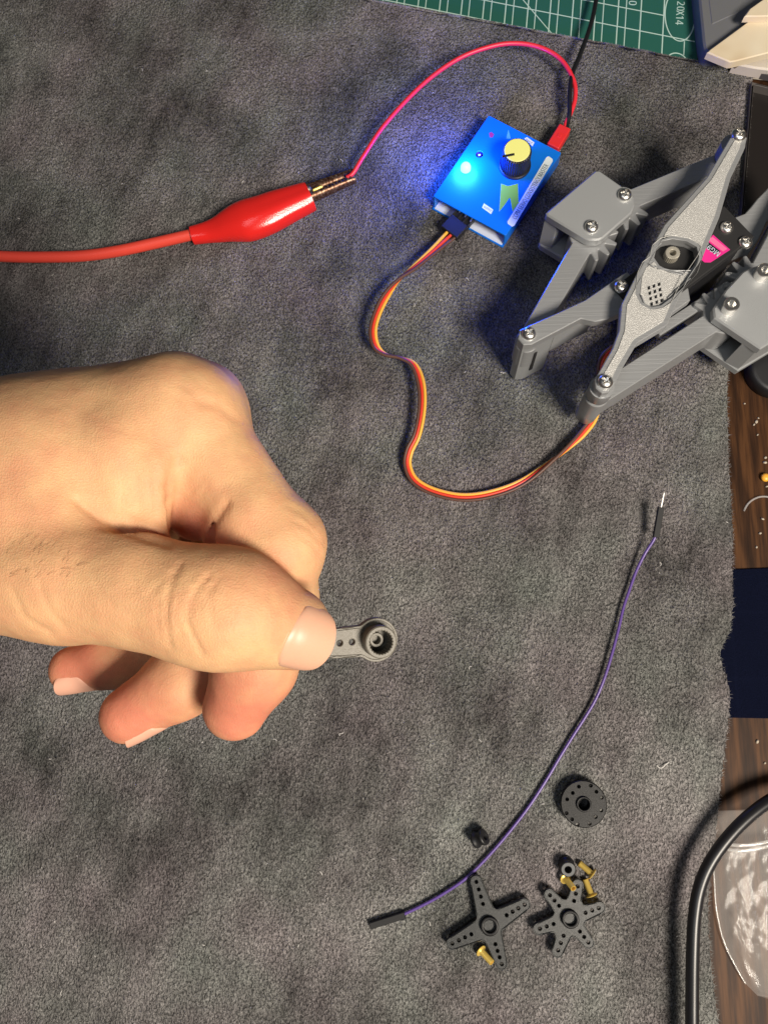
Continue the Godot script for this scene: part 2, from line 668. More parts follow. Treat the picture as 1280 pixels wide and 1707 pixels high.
func suede_colour(x: float, z: float) -> Color:
	var p := patch.get_noise_2d(x, z)
	var t := tinge.get_noise_2d(x, z)
	var brushed := patch.get_noise_2d(x * 5.5 + z * 2.0 + 90.0, z * 2.0 - x * 0.8)
	var tuft := patch.get_noise_2d(x * 22.0, z * 15.0 + 300.0)
	var k := 0.285 * (1.0 + 0.62 * p + 0.36 * brushed + 0.30 * tuft)
	return Color(k * (1.0 + 0.09 * t), k * (0.955 - 0.03 * t), k * (0.93 + 0.035 * t))


func build_suede() -> void:
	sag = noise(FastNoiseLite.TYPE_SIMPLEX_SMOOTH, 0.02, 71, 2)
	patch = noise(FastNoiseLite.TYPE_SIMPLEX_SMOOTH, 0.011, 5, 4)
	tinge = noise(FastNoiseLite.TYPE_SIMPLEX_SMOOTH, 0.016, 15, 4)
	for e in [[1258, -60], [1254, 118], [1247, 200], [1238, 330], [1228, 480], [1216, 610], [1212.5, 650], [1213, 700], [1215, 760], [1219, 830], [1223, 900], [1222, 960], [1222, 1010], [1218, 1050], [1207, 1072], [1200, 1090], [1203, 1105], [1211, 1125], [1216.5, 1150], [1217, 1190], [1213, 1220], [1208, 1260], [1203, 1300], [1199, 1345], [1193, 1400], [1184, 1470], [1181, 1520], [1183, 1570], [1189, 1640], [1198, 1707], [1206, 1800]]:
		var p := at(e[0], e[1], -0.6)
		RIGHT_EDGE.append(Vector2(p.x, p.z))
	var tl := at(-260, -190, 0)
	var t0 := at(640, 4, 0)
	var t1 := at(1254, 118, 0)
	var zb := at(640, 1860, 0).z
	var xl := at(-330, 900, 0).x
	var base := Vector3(-60, -1.4, -120)
	var t := thing("suede_mat", "charcoal grey suede leather sheet spread over the bench, nap side up", "work mat", base)
	var nu := 560
	var nv := 660
	var fine := noise(FastNoiseLite.TYPE_SIMPLEX_SMOOTH, 0.42, 9, 3)
	var ragged := noise(FastNoiseLite.TYPE_SIMPLEX_SMOOTH, 0.35, 19, 3)
	var v := PackedVector3Array()
	var c := PackedColorArray()
	v.resize((nu + 1) * (nv + 1))
	c.resize(v.size())
	var slope := (t1.z - t0.z) / (t1.x - t0.x)
	for j in nv + 1:
		for i in nu + 1:
			var fu := float(i) / nu
			var fv := float(j) / nv
			var x0 := lerpf(xl, t1.x, fu)
			var zt := t0.z + slope * (x0 - t0.x) + 0.5 * ragged.get_noise_2d(x0, 7.0)
			var z := lerpf(zt, zb, fv)
			var x := lerpf(xl, edge_right(z) + 0.5 * ragged.get_noise_2d(3.0, z), fu)
			v[j * (nu + 1) + i] = Vector3(x, suede_height(x, z) + 0.22 * fine.get_noise_2d(x, z), z)
			c[j * (nu + 1) + i] = suede_colour(x, z)
	var idx := PackedInt32Array()
	idx.resize(nu * nv * 6)
	var q := 0
	for j in nv:
		for i in nu:
			var a := j * (nu + 1) + i
			for k in [a, a + 1, a + nu + 2, a, a + nu + 2, a + nu + 1]:
				idx[q] = k
				q += 1
	# the cut edge, down to the under side
	var skirt := PackedInt32Array()
	for i in nu + 1:
		skirt.append(i)
	for j in range(1, nv + 1):
		skirt.append(j * (nu + 1) + nu)
	for i in range(nu - 1, -1, -1):
		skirt.append(nv * (nu + 1) + i)
	for j in range(nv - 1, 0, -1):
		skirt.append(j * (nu + 1))
	var first := v.size()
	for k in skirt:
		var top := v[k]
		v.append(top)
		v.append(top - Vector3(0, 1.25, 0))
		c.append(c[k])
		c.append(c[k])
	for k in skirt.size():
		var a := first + k * 2
		var b := first + ((k + 1) % skirt.size()) * 2
		idx.append_array([a, a + 1, b, b, a + 1, b + 1])
	var nrm := PackedVector3Array()
	nrm.resize(v.size())
	for j in nv + 1:
		for i in nu + 1:
			var dx := v[j * (nu + 1) + mini(i + 1, nu)] - v[j * (nu + 1) + maxi(i - 1, 0)]
			var dz := v[mini(j + 1, nv) * (nu + 1) + i] - v[maxi(j - 1, 0) * (nu + 1) + i]
			nrm[j * (nu + 1) + i] = dz.cross(dx).normalized()
	for k in skirt.size():
		var d := v[first + ((k + 1) % skirt.size()) * 2] - v[first + ((k + skirt.size() - 1) % skirt.size()) * 2]
		var nn := Vector3(-d.z, 0, d.x).normalized() * -1.0
		nrm[first + k * 2] = nn
		nrm[first + k * 2 + 1] = nn
	for k in v.size():
		v[k] = (v[k] - base) * 0.001
	var arr := []
	arr.resize(Mesh.ARRAY_MAX)
	arr[Mesh.ARRAY_VERTEX] = v
	arr[Mesh.ARRAY_NORMAL] = nrm
	arr[Mesh.ARRAY_COLOR] = c
	arr[Mesh.ARRAY_INDEX] = idx
	var m := ArrayMesh.new()
	m.add_surface_from_arrays(Mesh.PRIMITIVE_TRIANGLES, arr)
	put_mesh("leather", m, M.suede, t)
	# loose nap standing up all over, denser where the edge frays
	var blade := Shape.new()
	blade.tri(Vector3(-0.085, 0, 0), Vector3(0.085, 0, 0), Vector3(0, 1, 0.25), Vector3(0, 0.5, 1), Vector3(0, 0.5, 1), Vector3(0, 0.5, 1))
	var count := 260000
	var fray := 1400
	var mm := MultiMesh.new()
	mm.transform_format = MultiMesh.TRANSFORM_3D
	mm.use_colors = true
	mm.mesh = mesh_of(blade, Vector3.ZERO)
	mm.instance_count = count + fray
	var flow := noise(FastNoiseLite.TYPE_SIMPLEX_SMOOTH, 0.03, 91, 2)
	var x_min := at(-20, 853, 0).x
	for i in count + fray:
		var z := rng.randf_range(-430, 190)
		var e := edge_right(z)
		var x := rng.randf_range(x_min - 60, e - 0.3)
		var zt := t0.z + slope * (x - t0.x)
		z = maxf(z, zt + 0.4)
		var tilt := rng.randf_range(0.7, 1.5)
		var turn := flow.get_noise_2d(x, z) * 7.0 + rng.randfn(0.0, 0.8)
		var long := rng.randf_range(0.6, 1.5)
		if i >= count:
			x = edge_right(z) + 0.1
			turn = rng.randfn(PI / 2, 0.6)
			tilt = rng.randf_range(1.2, 1.6)
			long = rng.randf_range(0.5, 2.0)
			if i % 4 == 0:
				x = rng.randf_range(x_min - 60, t1.x)
				z = t0.z + slope * (x - t0.x) - 0.1
				turn = PI + rng.randfn(0, 0.6)
		var b := Basis(UP, turn) * Basis(Vector3.RIGHT, tilt)
		b = b * Basis.from_scale(Vector3(rng.randf_range(0.8, 1.6), long, long))
		var p := Vector3(x, suede_height(x, z) - 0.05, z)
		mm.set_instance_transform(i, Transform3D(b, (p - base) * 0.001))
		var k := rng.randf_range(0.55, 1.35)
		var col := suede_colour(x, z) * k
		col.a = 1.0
		mm.set_instance_color(i, col)
	var mi := MultiMeshInstance3D.new()
	mi.name = "nap_fibres"
	mi.multimesh = mm
	mi.material_override = M.fibre
	mi.set_meta("kind", "stuff")
	t.add_child(mi, true)


func build_right_side() -> void:
	# the stack of scraps in the top right corner
	var base := at(1230, 40, -1.6)
	var s := Shape.new()
	var keep := s
	var t := thing("grey_box", "smooth grey plastic box standing in the top right corner on the cutting mat", "box", base)
	s.plate(ats([1150, -150, 1172, 70, 1174, 82, 1182, 88, 1196, 88, 1300, 60, 1330, -150], 9.0), [], -1.5, 9.0, 1.0, 3.0)
	part("box_body", s, M.grey_box, t)
	var lidp := Shape.new()
	lidp.plate(ats([1166, -120, 1186, 40, 1230, 20, 1262, -120], 9.4), [], 8.9, 9.3, 0.3, 3.0)
	part("lid_panel", lidp, M.grey_box, t)
	s = Shape.new()
	s.plate(ats([1178, 87, 1183, 82, 1292, 2, 1360, 20, 1330, 75, 1224, 102, 1216, 103], 14.0), [], 9.5, 14.0, 0.5, 3.0)
	single("pale_board", s, M.pale_wood, at(1240, 60, 9.5), "pale planed board lying across the grey box, rough end towards the mat", "board")
	s = Shape.new()
	s.plate(ats([1240, 27, 1249, 14, 1300, -22, 1330, -10, 1300, 26, 1262, 27], 18.0), [], 14.1, 18.0, 0.5, 3.0)
	single("pale_offcut", s, M.pale_wood, at(1270, 10, 14.1), "small cream offcut on top of the pale board, in the very corner", "offcut")
	s = Shape.new()
	s.beam(at(1221, 105, 8), at(1330, 33, 8), 4.5, 4.0, 0.4)
	single("dark_slat", s, M.dark_slat, at(1270, 72, 6), "thin brown slat between the pale board and the white tile", "slat")
	s = Shape.new()
	s.plate(ats([1222, 106, 1310, 50, 1340, 90, 1290, 117, 1258, 113], 6.0), [], -1.5, 6.0, 0.8, 3.0)
	single("cream_tile", s, M.cream, at(1280, 90, -1.5), "cream white block leaning out below the brown slat at the right edge", "block")
	# black tray along the right edge
	base = at(1290, 250, -3.2)
	t = thing("black_tray", "open black plastic tray with a thin raised rim, right of the suede", "tray", base)
	var outer := ats([1252, 136, 1400, 170, 1400, 470, 1228, 440], 3.0)
	var inner := ats([1255.5, 141, 1396, 174, 1396, 466, 1232, 436], 3.0)
	s = Shape.new()
	s.plate(outer, [], -3.1, -2.0, 0.2, 100.0)
	part("tray_floor", s, M.tray, t)
	s = Shape.new()
	s.plate(outer, [inner], -1.99, 3.0, 0.3, 3.0)
	part("tray_rim", s, M.tray_rim, t)
	s = Shape.new()
	s.beam(at(1254, 122, 1), at(1400, 156, 1), 1.4, 4.0, 0.3)
	part("tray_lip", s, M.tray_rim, t)
	# round black cap under the right jaw
	s = Shape.new()
	var centre := at(1290, 618, 0)
	s.xf = Transform3D(Basis(), Vector3(centre.x, -3.2, centre.z))
	s.lathe([Vector2(0, 0), Vector2(12.6, 0), Vector2(13.4, 0.8), Vector2(13.4, 8.0), Vector2(12.6, 9.0), Vector2(11, 9.2), Vector2(0, 9.2)], 48)
	single("black_disc", s, M.black, Vector3(centre.x, -3.2, centre.z), "thick round black disc on the wooden table below the right gripper jaw", "disc")
	# navy pad
	s = Shape.new()
	s.plate(ats([1196, 950, 1300, 946, 1420, 944, 1420, 1204, 1290, 1198, 1192, 1196], -1.9), [], -3.1, -1.95, 0.25, 3.0)
	single("navy_pad", s, M.navy, at(1270, 1070, -3.1), "dark navy blue cloth pad lying on the wooden table, tucked under the suede", "pad")
	# crumbs and scraps on the bare wood
	var crumb_at := [[1240, 673, 0.5], [1260, 703, 1.0], [1256, 708, 0.6], [1262, 725, 0.5], [1263, 697, 0.5], [1275, 763, 0.8], [1274, 771, 1.0], [1277, 811, 0.6], [1266, 889, 0.7], [1260, 912, 0.6], [1270, 865, 0.8], [1261, 1236, 0.9], [1274, 1272, 0.6]]
	var crumb_labels := ["tiny pale speck nearest the suede edge below the right gripper jaw", "largest crumb of the loose cluster below the right gripper jaw", "small crumb just left of and below the largest in the upper cluster", "lowest crumb of the cluster above the orange bead", "small crumb at the top right of the upper cluster", "pale crumb second above the orange bead", "oblong white crumb right above the orange bead", "small white crumb just below the orange bead", "pale crumb below the curved clear strip", "last small crumb above the navy pad", "whitish crumb close under the curved clear strip", "white crumb below the navy pad, nearest to it", "small crumb below the navy pad, beside the black cable"]
	for ci in crumb_at.size():
		var e: Array = crumb_at[ci]
		s = Shape.new()
		var p := at(e[0], e[1], -3.0)
		s.xf = Transform3D(Basis(UP, rng.randf() * TAU) * Basis(Vector3.RIGHT, rng.randf() * 0.6) * Basis.from_scale(Vector3(1.0 + 0.5 * rng.randf(), 0.6, 0.8)), p + Vector3(0, 0.2, 0))
		var k: float = e[2]
		s.lathe([Vector2(0, -0.6 * k), Vector2(0.6 * k, -0.5 * k), Vector2(0.95 * k, 0), Vector2(0.6 * k, 0.6 * k), Vector2(0, 0.75 * k)], 7)
		single("crumb", s, M.crumb, p, crumb_labels[ci], "crumb", "pale crumbs on the wooden table")
	s = Shape.new()
	var bp := at(1273, 797, -3.2)
	s.xf = Transform3D(Basis(), bp)
	s.lathe([Vector2(0, 0), Vector2(1.4, 0.2), Vector2(2.1, 1.1), Vector2(1.9, 2.0), Vector2(1.0, 2.6), Vector2(0, 2.7)], 14)
	single("bead", s, M.bead, bp, "small round orange yellow bead on the wooden table by the right edge", "bead")
	s = Shape.new()
	s.tube(path_at([1239, 852, -2.9, 1246, 840, -2.5, 1256, 832, -2.2, 1268, 828, -2.2, 1282, 829, -2.6, 1300, 836, -2.9]), 0.45, 8)
	single("clear_strip", s, M.film_thick, at(1256, 832, -3.2), "curved clear plastic strip on the wooden table above the navy pad", "plastic strip")


func build_tester() -> void:
	var h := 10.0
	var T := at(808, 188, h)
	var R := at(930, 252, h)
	var B := at(848, 395, h)
	var L := at(728, 331, h)
	var mid := (T + R + B + L) / 4
	var ux := ((R - T) + (B - L)).normalized()
	var uz := (ux.cross(UP)).normalized()
	if uz.dot(L - T) < 0:
		uz = -uz
	var wide := ((R - T).dot(ux) + (B - L).dot(ux)) / 2
	var long := ((L - T).dot(uz) + (B - R).dot(uz)) / 2
	var t := thing("servo_tester", "bright blue servo tester box with yellow knob and lit blue lamp", "servo tester", Vector3(mid.x, 0, mid.z))
	var xf := Transform3D(Basis(ux, UP, uz), Vector3(mid.x, 0, mid.z))
	var loc := func(px: float, py: float, hh: float) -> Vector2:
		var q: Vector3 = xf.affine_inverse() * at(px, py, hh)
		return Vector2(q.x, q.z)
	var S := func() -> Shape:
		var q := Shape.new()
		q.xf = xf
		return q
	# case: one folded sheet, open towards the viewer and away
	var s: Shape = S.call()
	var led: Vector2 = loc.call(776, 281, h)
	var hole: Vector2 = loc.call(799, 257, h)
	var knob: Vector2 = loc.call(860, 262, 17.0)
	s.plate(Shape.rounded(wide, long, 0.7, 3), [Shape.circle(led, 2.7, 24), Shape.circle(hole, 1.9, 20)], h - 0.9, h, 0.25, 1.5)
	var case := part("case", s, M.blue, t)
	s = S.call()
	s.xf = xf * Transform3D(Basis(), Vector3(0, 0, 0.7))
	s.plate(Shape.rounded(wide - 0.2, long + 1.4, 0.3, 2), [], 0.05, 0.8, 0.1, 300)
	part("case_floor", s, M.blue, t)
	for sg: float in [-1.0, 1.0]:
		s = S.call()
		s.xf = xf * Transform3D(Basis(), Vector3(sg * (wide / 2 - 0.55), 0, 0))
		s.plate(Shape.rounded(0.9, long, 0.1, 2), [], 0.8, h - 0.9, 0.0, 300)
		part("side_wall", s, M.blue, t)
	s = S.call()
	s.xf = xf * Transform3D(Basis(), Vector3(0, 0, 0.5))
	s.plate(Shape.rounded(wide - 2.4, long + 0.6, 0.3, 2), [], 0.85, 1.1, 0.05, 300)
	part("lining", s, M.white, t, "white inside of the case floor")
	s = S.call()
	s.xf = xf * Transform3D(Basis(), Vector3(0.3, 0, -1.2))
	s.plate(Shape.rounded(wide - 5.0, long - 3.5, 0.4, 2), [], 4.6, 6.2, 0.1, 300)
	var pcb := part("circuit_board", s, M.board, t)
	# pins towards the servo plug
	for k in 3:
		s = Shape.new()
		var a: Vector3 = at(768 + 8.8 * k, 350 + 7.8 * k, 8.9)
		s.beam(a - uz * 6.0, a + uz * 1.5, 0.64, 0.64, 0.1)
		part("header_pin", s, M.steel, pcb)
	for k in [-1, 1]:
		s = S.call()
		s.xf = xf * Transform3D(Basis(), Vector3(k * (wide / 2 - 6.0), 0, -long / 2 + 4.0))
		s.plate(Shape.rounded(5, 4, 0.3, 2), [], 1.2, 4.5, 0.1, 300)
		part("spacer", s, M.black, pcb)
	# knob
	s = S.call()
	s.xf = xf * Transform3D(Basis(), Vector3(knob.x, h + 0.1, knob.y))
	var fl := []
	for i in 72:
		fl.append(0)
	var flute := PackedVector2Array()
	for i in 72:
		flute.append(Vector2.from_angle(TAU * i / 72) * (7.0 + (0.22 if i % 2 else -0.12)))
	s.plate(Shape.circle(Vector2.ZERO, 8.0, 48), [], 0.0, 1.5, 0.4, 5)
	s.plate(flute, [], 1.5, 12.2, 0.5, 5)
	var kn := part("knob", s, M.black, t)
	s = S.call()
	s.xf = xf * Transform3D(Basis(), Vector3(knob.x, h + 12.32, knob.y))
	s.plate(Shape.circle(Vector2.ZERO, 6.35, 48), [], 0, 0.3, 0.2, 5)
	part("knob_cap", s, M.yellow_cap, kn)
	s = Shape.new()
	s.beam(at(836.5, 261, 22.75), at(857, 257, 22.75), 1.2, 0.25, 0.05)
	part("pointer", s, M.black_matt, kn)
	# printing on the lid
	var flat := func(called: String, list: Array, m: Material, lift: float, label := "") -> MeshInstance3D:
		var q := Shape.new()
		var poly := ats(list, h)
		q.plate(poly, [], h + 0.005, h + lift, 0.0, 1.0)
		return part(called, q, m, t, label)
	flat.call("printed_arrow", [834.5, 306, 846.5, 310, 863, 306, 864, 338, 854, 353, 849.5, 329, 840, 343, 831.5, 353, 833.5, 325], M.green_print, 0.03, "green forked arrow printed below the knob")
	flat.call("printed_drop", [847, 216, 851, 231, 843.5, 231], M.light_blue, 0.03)
	flat.call("printed_ring", [815, 222, 819, 220, 823, 224, 821, 229, 816, 229], M.red_ink, 0.03)
	var strip: MeshInstance3D = flat.call("name_strip", [910.5, 262, 914, 260.5, 920.5, 265, 921, 268.5, 857, 376, 853, 378, 846, 373, 845.5, 369.5], M.white_print, 0.03, "white strip with small print along the right of the lid")
	lettering("CCPM SERVO CONSISTENCY MASTER", at(883.5, 319, h + 0.05), at(915, 266, h) - at(851, 372, h), 34.0, M.ink, strip, "print", UP, 1.5)
	var l1: MeshInstance3D = flat.call("small_label", [873.5, 231, 878, 228.5, 890.5, 237.5, 887, 244], M.white_print, 0.03)
	lettering("INPUT", at(881, 236, h + 0.05), at(889, 241, h) - at(874, 231, h), 4.2, M.ink, l1, "print", UP, 1.2)
	var l2: MeshInstance3D = flat.call("small_label", [803, 346, 806.5, 339, 822, 349.5, 818, 357], M.white_print, 0.03)
	lettering("OUTPUT", at(812.5, 348, h + 0.05), at(820, 353, h) - at(805, 343, h), 4.6, M.ink, l2, "print", UP, 1.2)
	# rivet in the little hole
	s = S.call()
	s.xf = xf * Transform3D(Basis(), Vector3(hole.x, h - 1.2, hole.y))
	s.lathe([Vector2(0, 0), Vector2(0.9, 0), Vector2(0.9, 1.0), Vector2(0.5, 1.5), Vector2(0, 1.6)], 14)
	part("rivet", s, M.steel, t)
	# the lamp
	s = S.call()
	s.xf = xf * Transform3D(Basis(), Vector3(led.x, h - 1.5, led.y))
	var prof := [Vector2(0, 0), Vector2(2.6, 0), Vector2(2.6, 2.6)]
	for i in range(1, 9):
		var a := PI / 2 * i / 8
		prof.append(Vector2(2.6 * cos(a), 2.6 + 2.6 * sin(a)))
	s.lathe(prof, 28)
	var glow := StandardMaterial3D.new()
	glow.albedo_color = Color(0.5, 0.7, 1.0)
	glow.roughness = 0.3
	glow.emission_enabled = true
	glow.emission = Color(0.55, 0.85, 1.0)
	glow.emission_energy_multiplier = 2.2
	part("blue_led", s, glow, t, "small blue lamp glowing white at its centre")
	var li := OmniLight3D.new()
	li.name = "led_light"
	li.light_color = Color(0.012, 0.085, 1.0).linear_to_srgb()
	li.light_energy = LED_POWER
	li.light_size = 0.003
	li.omni_range = 2.0
	li.omni_attenuation = 2.0
	li.shadow_enabled = true
	var lp: Vector3 = xf * Vector3(led.x, h + 3.2, led.y)
	li.position = (lp - origin) * 0.001
	t.add_child(li)

const LED_POWER := 0.014


func build_power_lead() -> void:
	var base := at(934, 232, 0)
	var t := thing("power_lead", "power lead with a red two-pin plug, one pink-red and one black wire", "power cable", base)
	var s := Shape.new()
	var a := at(920, 248, 6.3)
	var b := at(940.5, 215, 6.3)
	s.beam(a, b, 6.6, 5.2, 0.5)
	var d := (b - a).normalized()
	var side := d.cross(UP)
	var plug := part("plug", s, M.red_plug, t)
	s = Shape.new()
	s.beam(a.lerp(b, 0.42) + Vector3(0, 2.68, 0), a.lerp(b, 0.58) + Vector3(0, 2.68, 0), 2.0, 0.3, 0.1)
	part("latch_tab", s, M.red_plug, plug)
	s = Shape.new()
	s.tube(path_at([941, 222, 6, 943, 205, 7, 950, 190, 8, 958, 165, 9, 956, 135, 10, 936, 101, 11, 905, 81, 12, 865, 72.5, 13, 820, 77, 13.5, 762, 99, 13, 702, 143, 12, 642, 207, 11, 606, 260, 9.5, 589, 288, 7.5, 578, 296, 6.5]), 1.15, 12)
	part("red_wire", s, M.pink_wire, t)
	s = Shape.new()
	s.tube(path_at([943, 224, 6, 945, 206, 7, 949, 188, 8.5, 949, 160, 10, 953, 125, 10, 966, 92, 9, 984, 42, 7, 994, -5, 5, 1000, -50, 4]), 1.2, 12)
	part("black_wire", s, M.black_wire, t)


func build_clip() -> void:
	var base := at(430, 366, 0)
	var t := thing("alligator_clip", "test lead with red vinyl boot and tarnished crocodile clip biting a wire", "alligator clip", base)
	var s := Shape.new()
	s.tube(path_at([-160, 418, 3.2, -60, 424, 3.2, 20, 428, 3.3, 80, 428.5, 3.6, 140, 426.5, 3.9, 200, 418, 4.1, 260, 405, 4.2, 312, 393, 4.25, 330, 389, 4.3]), 2.95, 18)
	part("lead", s, M.red_lead, t)
	# boot: sections across its length, px of the upper and of the lower outline
	var sec := [[318, 379.5, 323.5, 406], [330, 376, 337, 404.5], [343, 371.5, 352, 403], [356, 365.5, 366, 402], [372, 354.5, 382, 400.5], [388, 344, 400, 400.5], [405, 336.5, 417, 400], [428, 330, 438, 394], [452, 322, 463, 383], [478, 315, 493, 366], [500, 309, 518, 352.5], [508, 307.5, 527, 347]]
	var high := [4.4, 4.4, 4.6, 5.2, 6.2, 7.0, 7.4, 7.4, 7.2, 6.8, 6.4, 6.3]
	s = Shape.new()
	var rows := []
	var seg := 36
	for i in sec.size():
		var e: Array = sec[i]
		var mid_h: float = high[i] * 0.94 + 0.2
		var p := at(e[0], e[1], mid_h)
		var q := at(e[2], e[3], mid_h)
		var c := (p + q) / 2
		var hw := p.distance_to(q) / 2
		var side := (p - q).normalized()
		var row := []
		for k in seg:
			var a := TAU * k / seg
			var ca := cos(a)
			var sa := sin(a)
			var x := signf(ca) * pow(absf(ca), 0.85)
			var y := signf(sa) * pow(absf(sa), 0.85)
			var extra := 0.0
			if sa > 0.2:   # the lever pressing out under the vinyl
				extra = 0.9 * exp(-pow((ca + 0.25) / 0.22, 2.0)) * smoothstep(5.0, 8.5, float(i))
				extra += 0.7 * exp(-pow((i - 6.2) / 2.0, 2.0)) * exp(-pow((ca + 0.1) / 0.5, 2.0))
			row.append(c + side * (hw * x) + UP * (high[i] * 0.94 * y + extra))
		rows.append(row)
	# smooth along the length
	var fine := []
	for i in rows.size() - 1:
		for j in 5:
			var row := []
			for k in seg:
				row.append(curve_pt(rows[maxi(i - 1, 0)][k], rows[i][k], rows[i + 1][k], rows[mini(i + 2, rows.size() - 1)][k], j / 5.0))
			fine.append(row)
	fine.append(rows[-1])
	var inner := []
	var mouth := Vector3.ZERO
	for k in seg:
		mouth += rows[-1][k] / seg
	for depth in [0.0, 1.5, 6.0]:
		var row := []
		for k in seg:
			row.append((rows[-1][k] - mouth) * 0.86 + mouth + (rows[-2][0] - rows[-1][0]).normalized() * depth)
		inner.append(row)
	skin_rows(s, fine, 1.0)
	skin_rows(s, [fine[-1], inner[0]], 1.0)
	skin_rows(s, inner, -1.0)
	part("boot", s, M.red_vinyl, t)
	# jaws: two folded channels side by side, biting along a row of teeth
	var tip := at(591, 291, 6.0)
	var up_jaw := Shape.new()
	var lo_jaw := Shape.new()
	jaw(up_jaw, at(498, 322, 6.5), at(590, 286.5, 6.3), 1.0)
	jaw(lo_jaw, at(504, 336, 6.3), at(592, 299, 6.0), -1.0)
	part("jaw", up_jaw, M.old_brass, t)
	part("jaw", lo_jaw, M.old_brass, t)
	s = Shape.new()
	s.beam(at(521, 317.5, 9.2), at(538, 310, 9.0), 1.3, 1.3, 0.4)
	part("wire_strand", s, M.brass, t, "bit of bare yellow wire inside the clip")
	s = Shape.new()
	s.xf = frame(at(508, 318, 6.6), at(520, 313, 6.6) - at(508, 318, 6.6), UP)
	s.xf = s.xf * Transform3D(Basis(Vector3.FORWARD, PI / 2), Vector3.ZERO)
	s.lathe([Vector2(0, 0), Vector2(2.6, 0), Vector2(2.6, 3.0), Vector2(2.0, 3.6), Vector2(0, 3.6)], 20)
	part("pivot", s, M.steel, t)


func curve_pt(a: Vector3, b: Vector3, c: Vector3, d: Vector3, t: float) -> Vector3:
	return 0.5 * (2.0 * b + (c - a) * t + (2.0 * a - 5.0 * b + 4.0 * c - d) * t * t + (3.0 * b - a - 3.0 * c + d) * t * t * t)


func skin_rows(s: Shape, rows: Array, out: float) -> void:
	# a skin over closed rings of points, smooth both ways
	var k: int = rows[0].size()
	var nr := []
	for i in rows.size():
		var c := Vector3.ZERO
		for q in rows[i]:
			c += q / k
		var row := []
		for j in k:
			var along: Vector3 = rows[mini(i + 1, rows.size() - 1)][j] - rows[maxi(i - 1, 0)][j]
			var round_: Vector3 = rows[i][(j + 1) % k] - rows[i][(j + k - 1) % k]
			var nn := along.cross(round_).normalized()
			if nn.dot(rows[i][j] - c) * out < 0.0:
				nn = -nn
			row.append(nn)
		nr.append(row)
	for i in rows.size() - 1:
		for j in k:
			var e := (j + 1) % k
			s.quad(rows[i][j], rows[i][e], rows[i + 1][e], rows[i + 1][j], nr[i][j], nr[i][e], nr[i + 1][e], nr[i + 1][j])


func jaw(s: Shape, a: Vector3, b: Vector3, hand: float) -> void:
	# a tapered half channel from a to b; its open side with the teeth faces the other jaw
	var x := (b - a).normalized()
	var away := x.cross(UP).normalized() * -hand   # away from the other jaw
	if hand > 0 and away.z > 0 or hand < 0 and away.z < 0:
		away = -away
	var steps := 14
	var arcs := 12
	for i in steps:
		for k in arcs:
			var pts := []
			var nn := []
			for e in [[i, k], [i + 1, k], [i + 1, k + 1], [i, k + 1]]:
				var f: float = float(e[0]) / steps
				var r: float = lerpf(3.6, 2.3, f) * (1.0 if f < 0.93 else 0.86)
				var flat := lerpf(2.5, 1.6, f)
				var ang: float = -PI / 2 + PI * e[1] / arcs
				var d := away * cos(ang) * flat + UP * sin(ang) * r
				pts.append(a.lerp(b, f) + d)
				nn.append((away * cos(ang) / flat + UP * sin(ang) / r).normalized())
			s.quad(pts[0], pts[1], pts[2], pts[3], nn[0], nn[1], nn[2], nn[3])
	# turned lips and teeth
	for sg: float in [1.0, -1.0]:
		for i in 9:
			var f0 := 0.42 + 0.062 * i
			var f1 := f0 + 0.042
			var r: float = lerpf(3.6, 2.3, f0) * sg
			var p := a.lerp(b, f0) + UP * r
			var q := a.lerp(b, f1) + UP * r
			var m := (p + q) / 2 - away * 1.3
			var nn := UP * sg
			s.tri(p, q, m, nn, nn, nn)
			var y := UP * -0.5 * sg
			s.quad(p, m, m + y, p + y, -x, -x, -x, -x)
			s.quad(q, m, m + y, q + y, x, x, x, x)


# ---------------------------------------------------------------- screws
var screw_head: ArrayMesh
var cap_bolt: ArrayMesh

func make_screws() -> void:
	# pan head with a cross recess, 3.1 mm radius, standing on its seat
	var s := Shape.new()
	var rings := 16
	var segs := 56
	var hgt := func(r: float, a: float) -> float:
		var y := 2.3 * sqrt(maxf(0.0, 1.0 - pow(r / 3.25, 2.6)))
		var x := r * cos(a)
		var z := r * sin(a)
		var arm := minf(absf(x), absf(z))
		var far := maxf(absf(x), absf(z))
		if arm < 0.42 and far < 1.75:
			y = minf(y, 2.3 - 1.3 * (1.0 - 0.35 * far / 1.75))
		return y
	var P := func(i: int, k: int) -> Vector3:
		var r := 3.1 * i / rings
		var a := TAU * k / segs
		return Vector3(r * cos(a), hgt.call(r, a), r * sin(a))
	for i in rings:
		for k in segs:
			var p: Vector3 = P.call(i, k)
			var q: Vector3 = P.call(i + 1, k)
			var u: Vector3 = P.call(i + 1, k + 1)
			var w: Vector3 = P.call(i, k + 1)
			var nn := (q - p).cross(u - p) if i == 0 else (q - p).cross(w - p)
			if nn.y < 0:
				nn = -nn
			nn = nn.normalized()
			s.quad(p, q, u, w, nn, nn, nn, nn)
	s.lathe([Vector2(3.1, -0.4), Vector2(3.1, 0.75)], 40)
	screw_head = mesh_of(s, Vector3.ZERO)
	s = Shape.new()
	s.plate(Shape.circle(Vector2.ZERO, 3.3, 44), [Shape.circle(Vector2.ZERO, 1.75, 6)], 1.4, 5.0, 0.35, 0.8)
	s.plate(Shape.circle(Vector2.ZERO, 3.3, 44), [], -0.3, 1.39, 0.0, 2.0)
	cap_bolt = mesh_of(s, Vector3.ZERO)


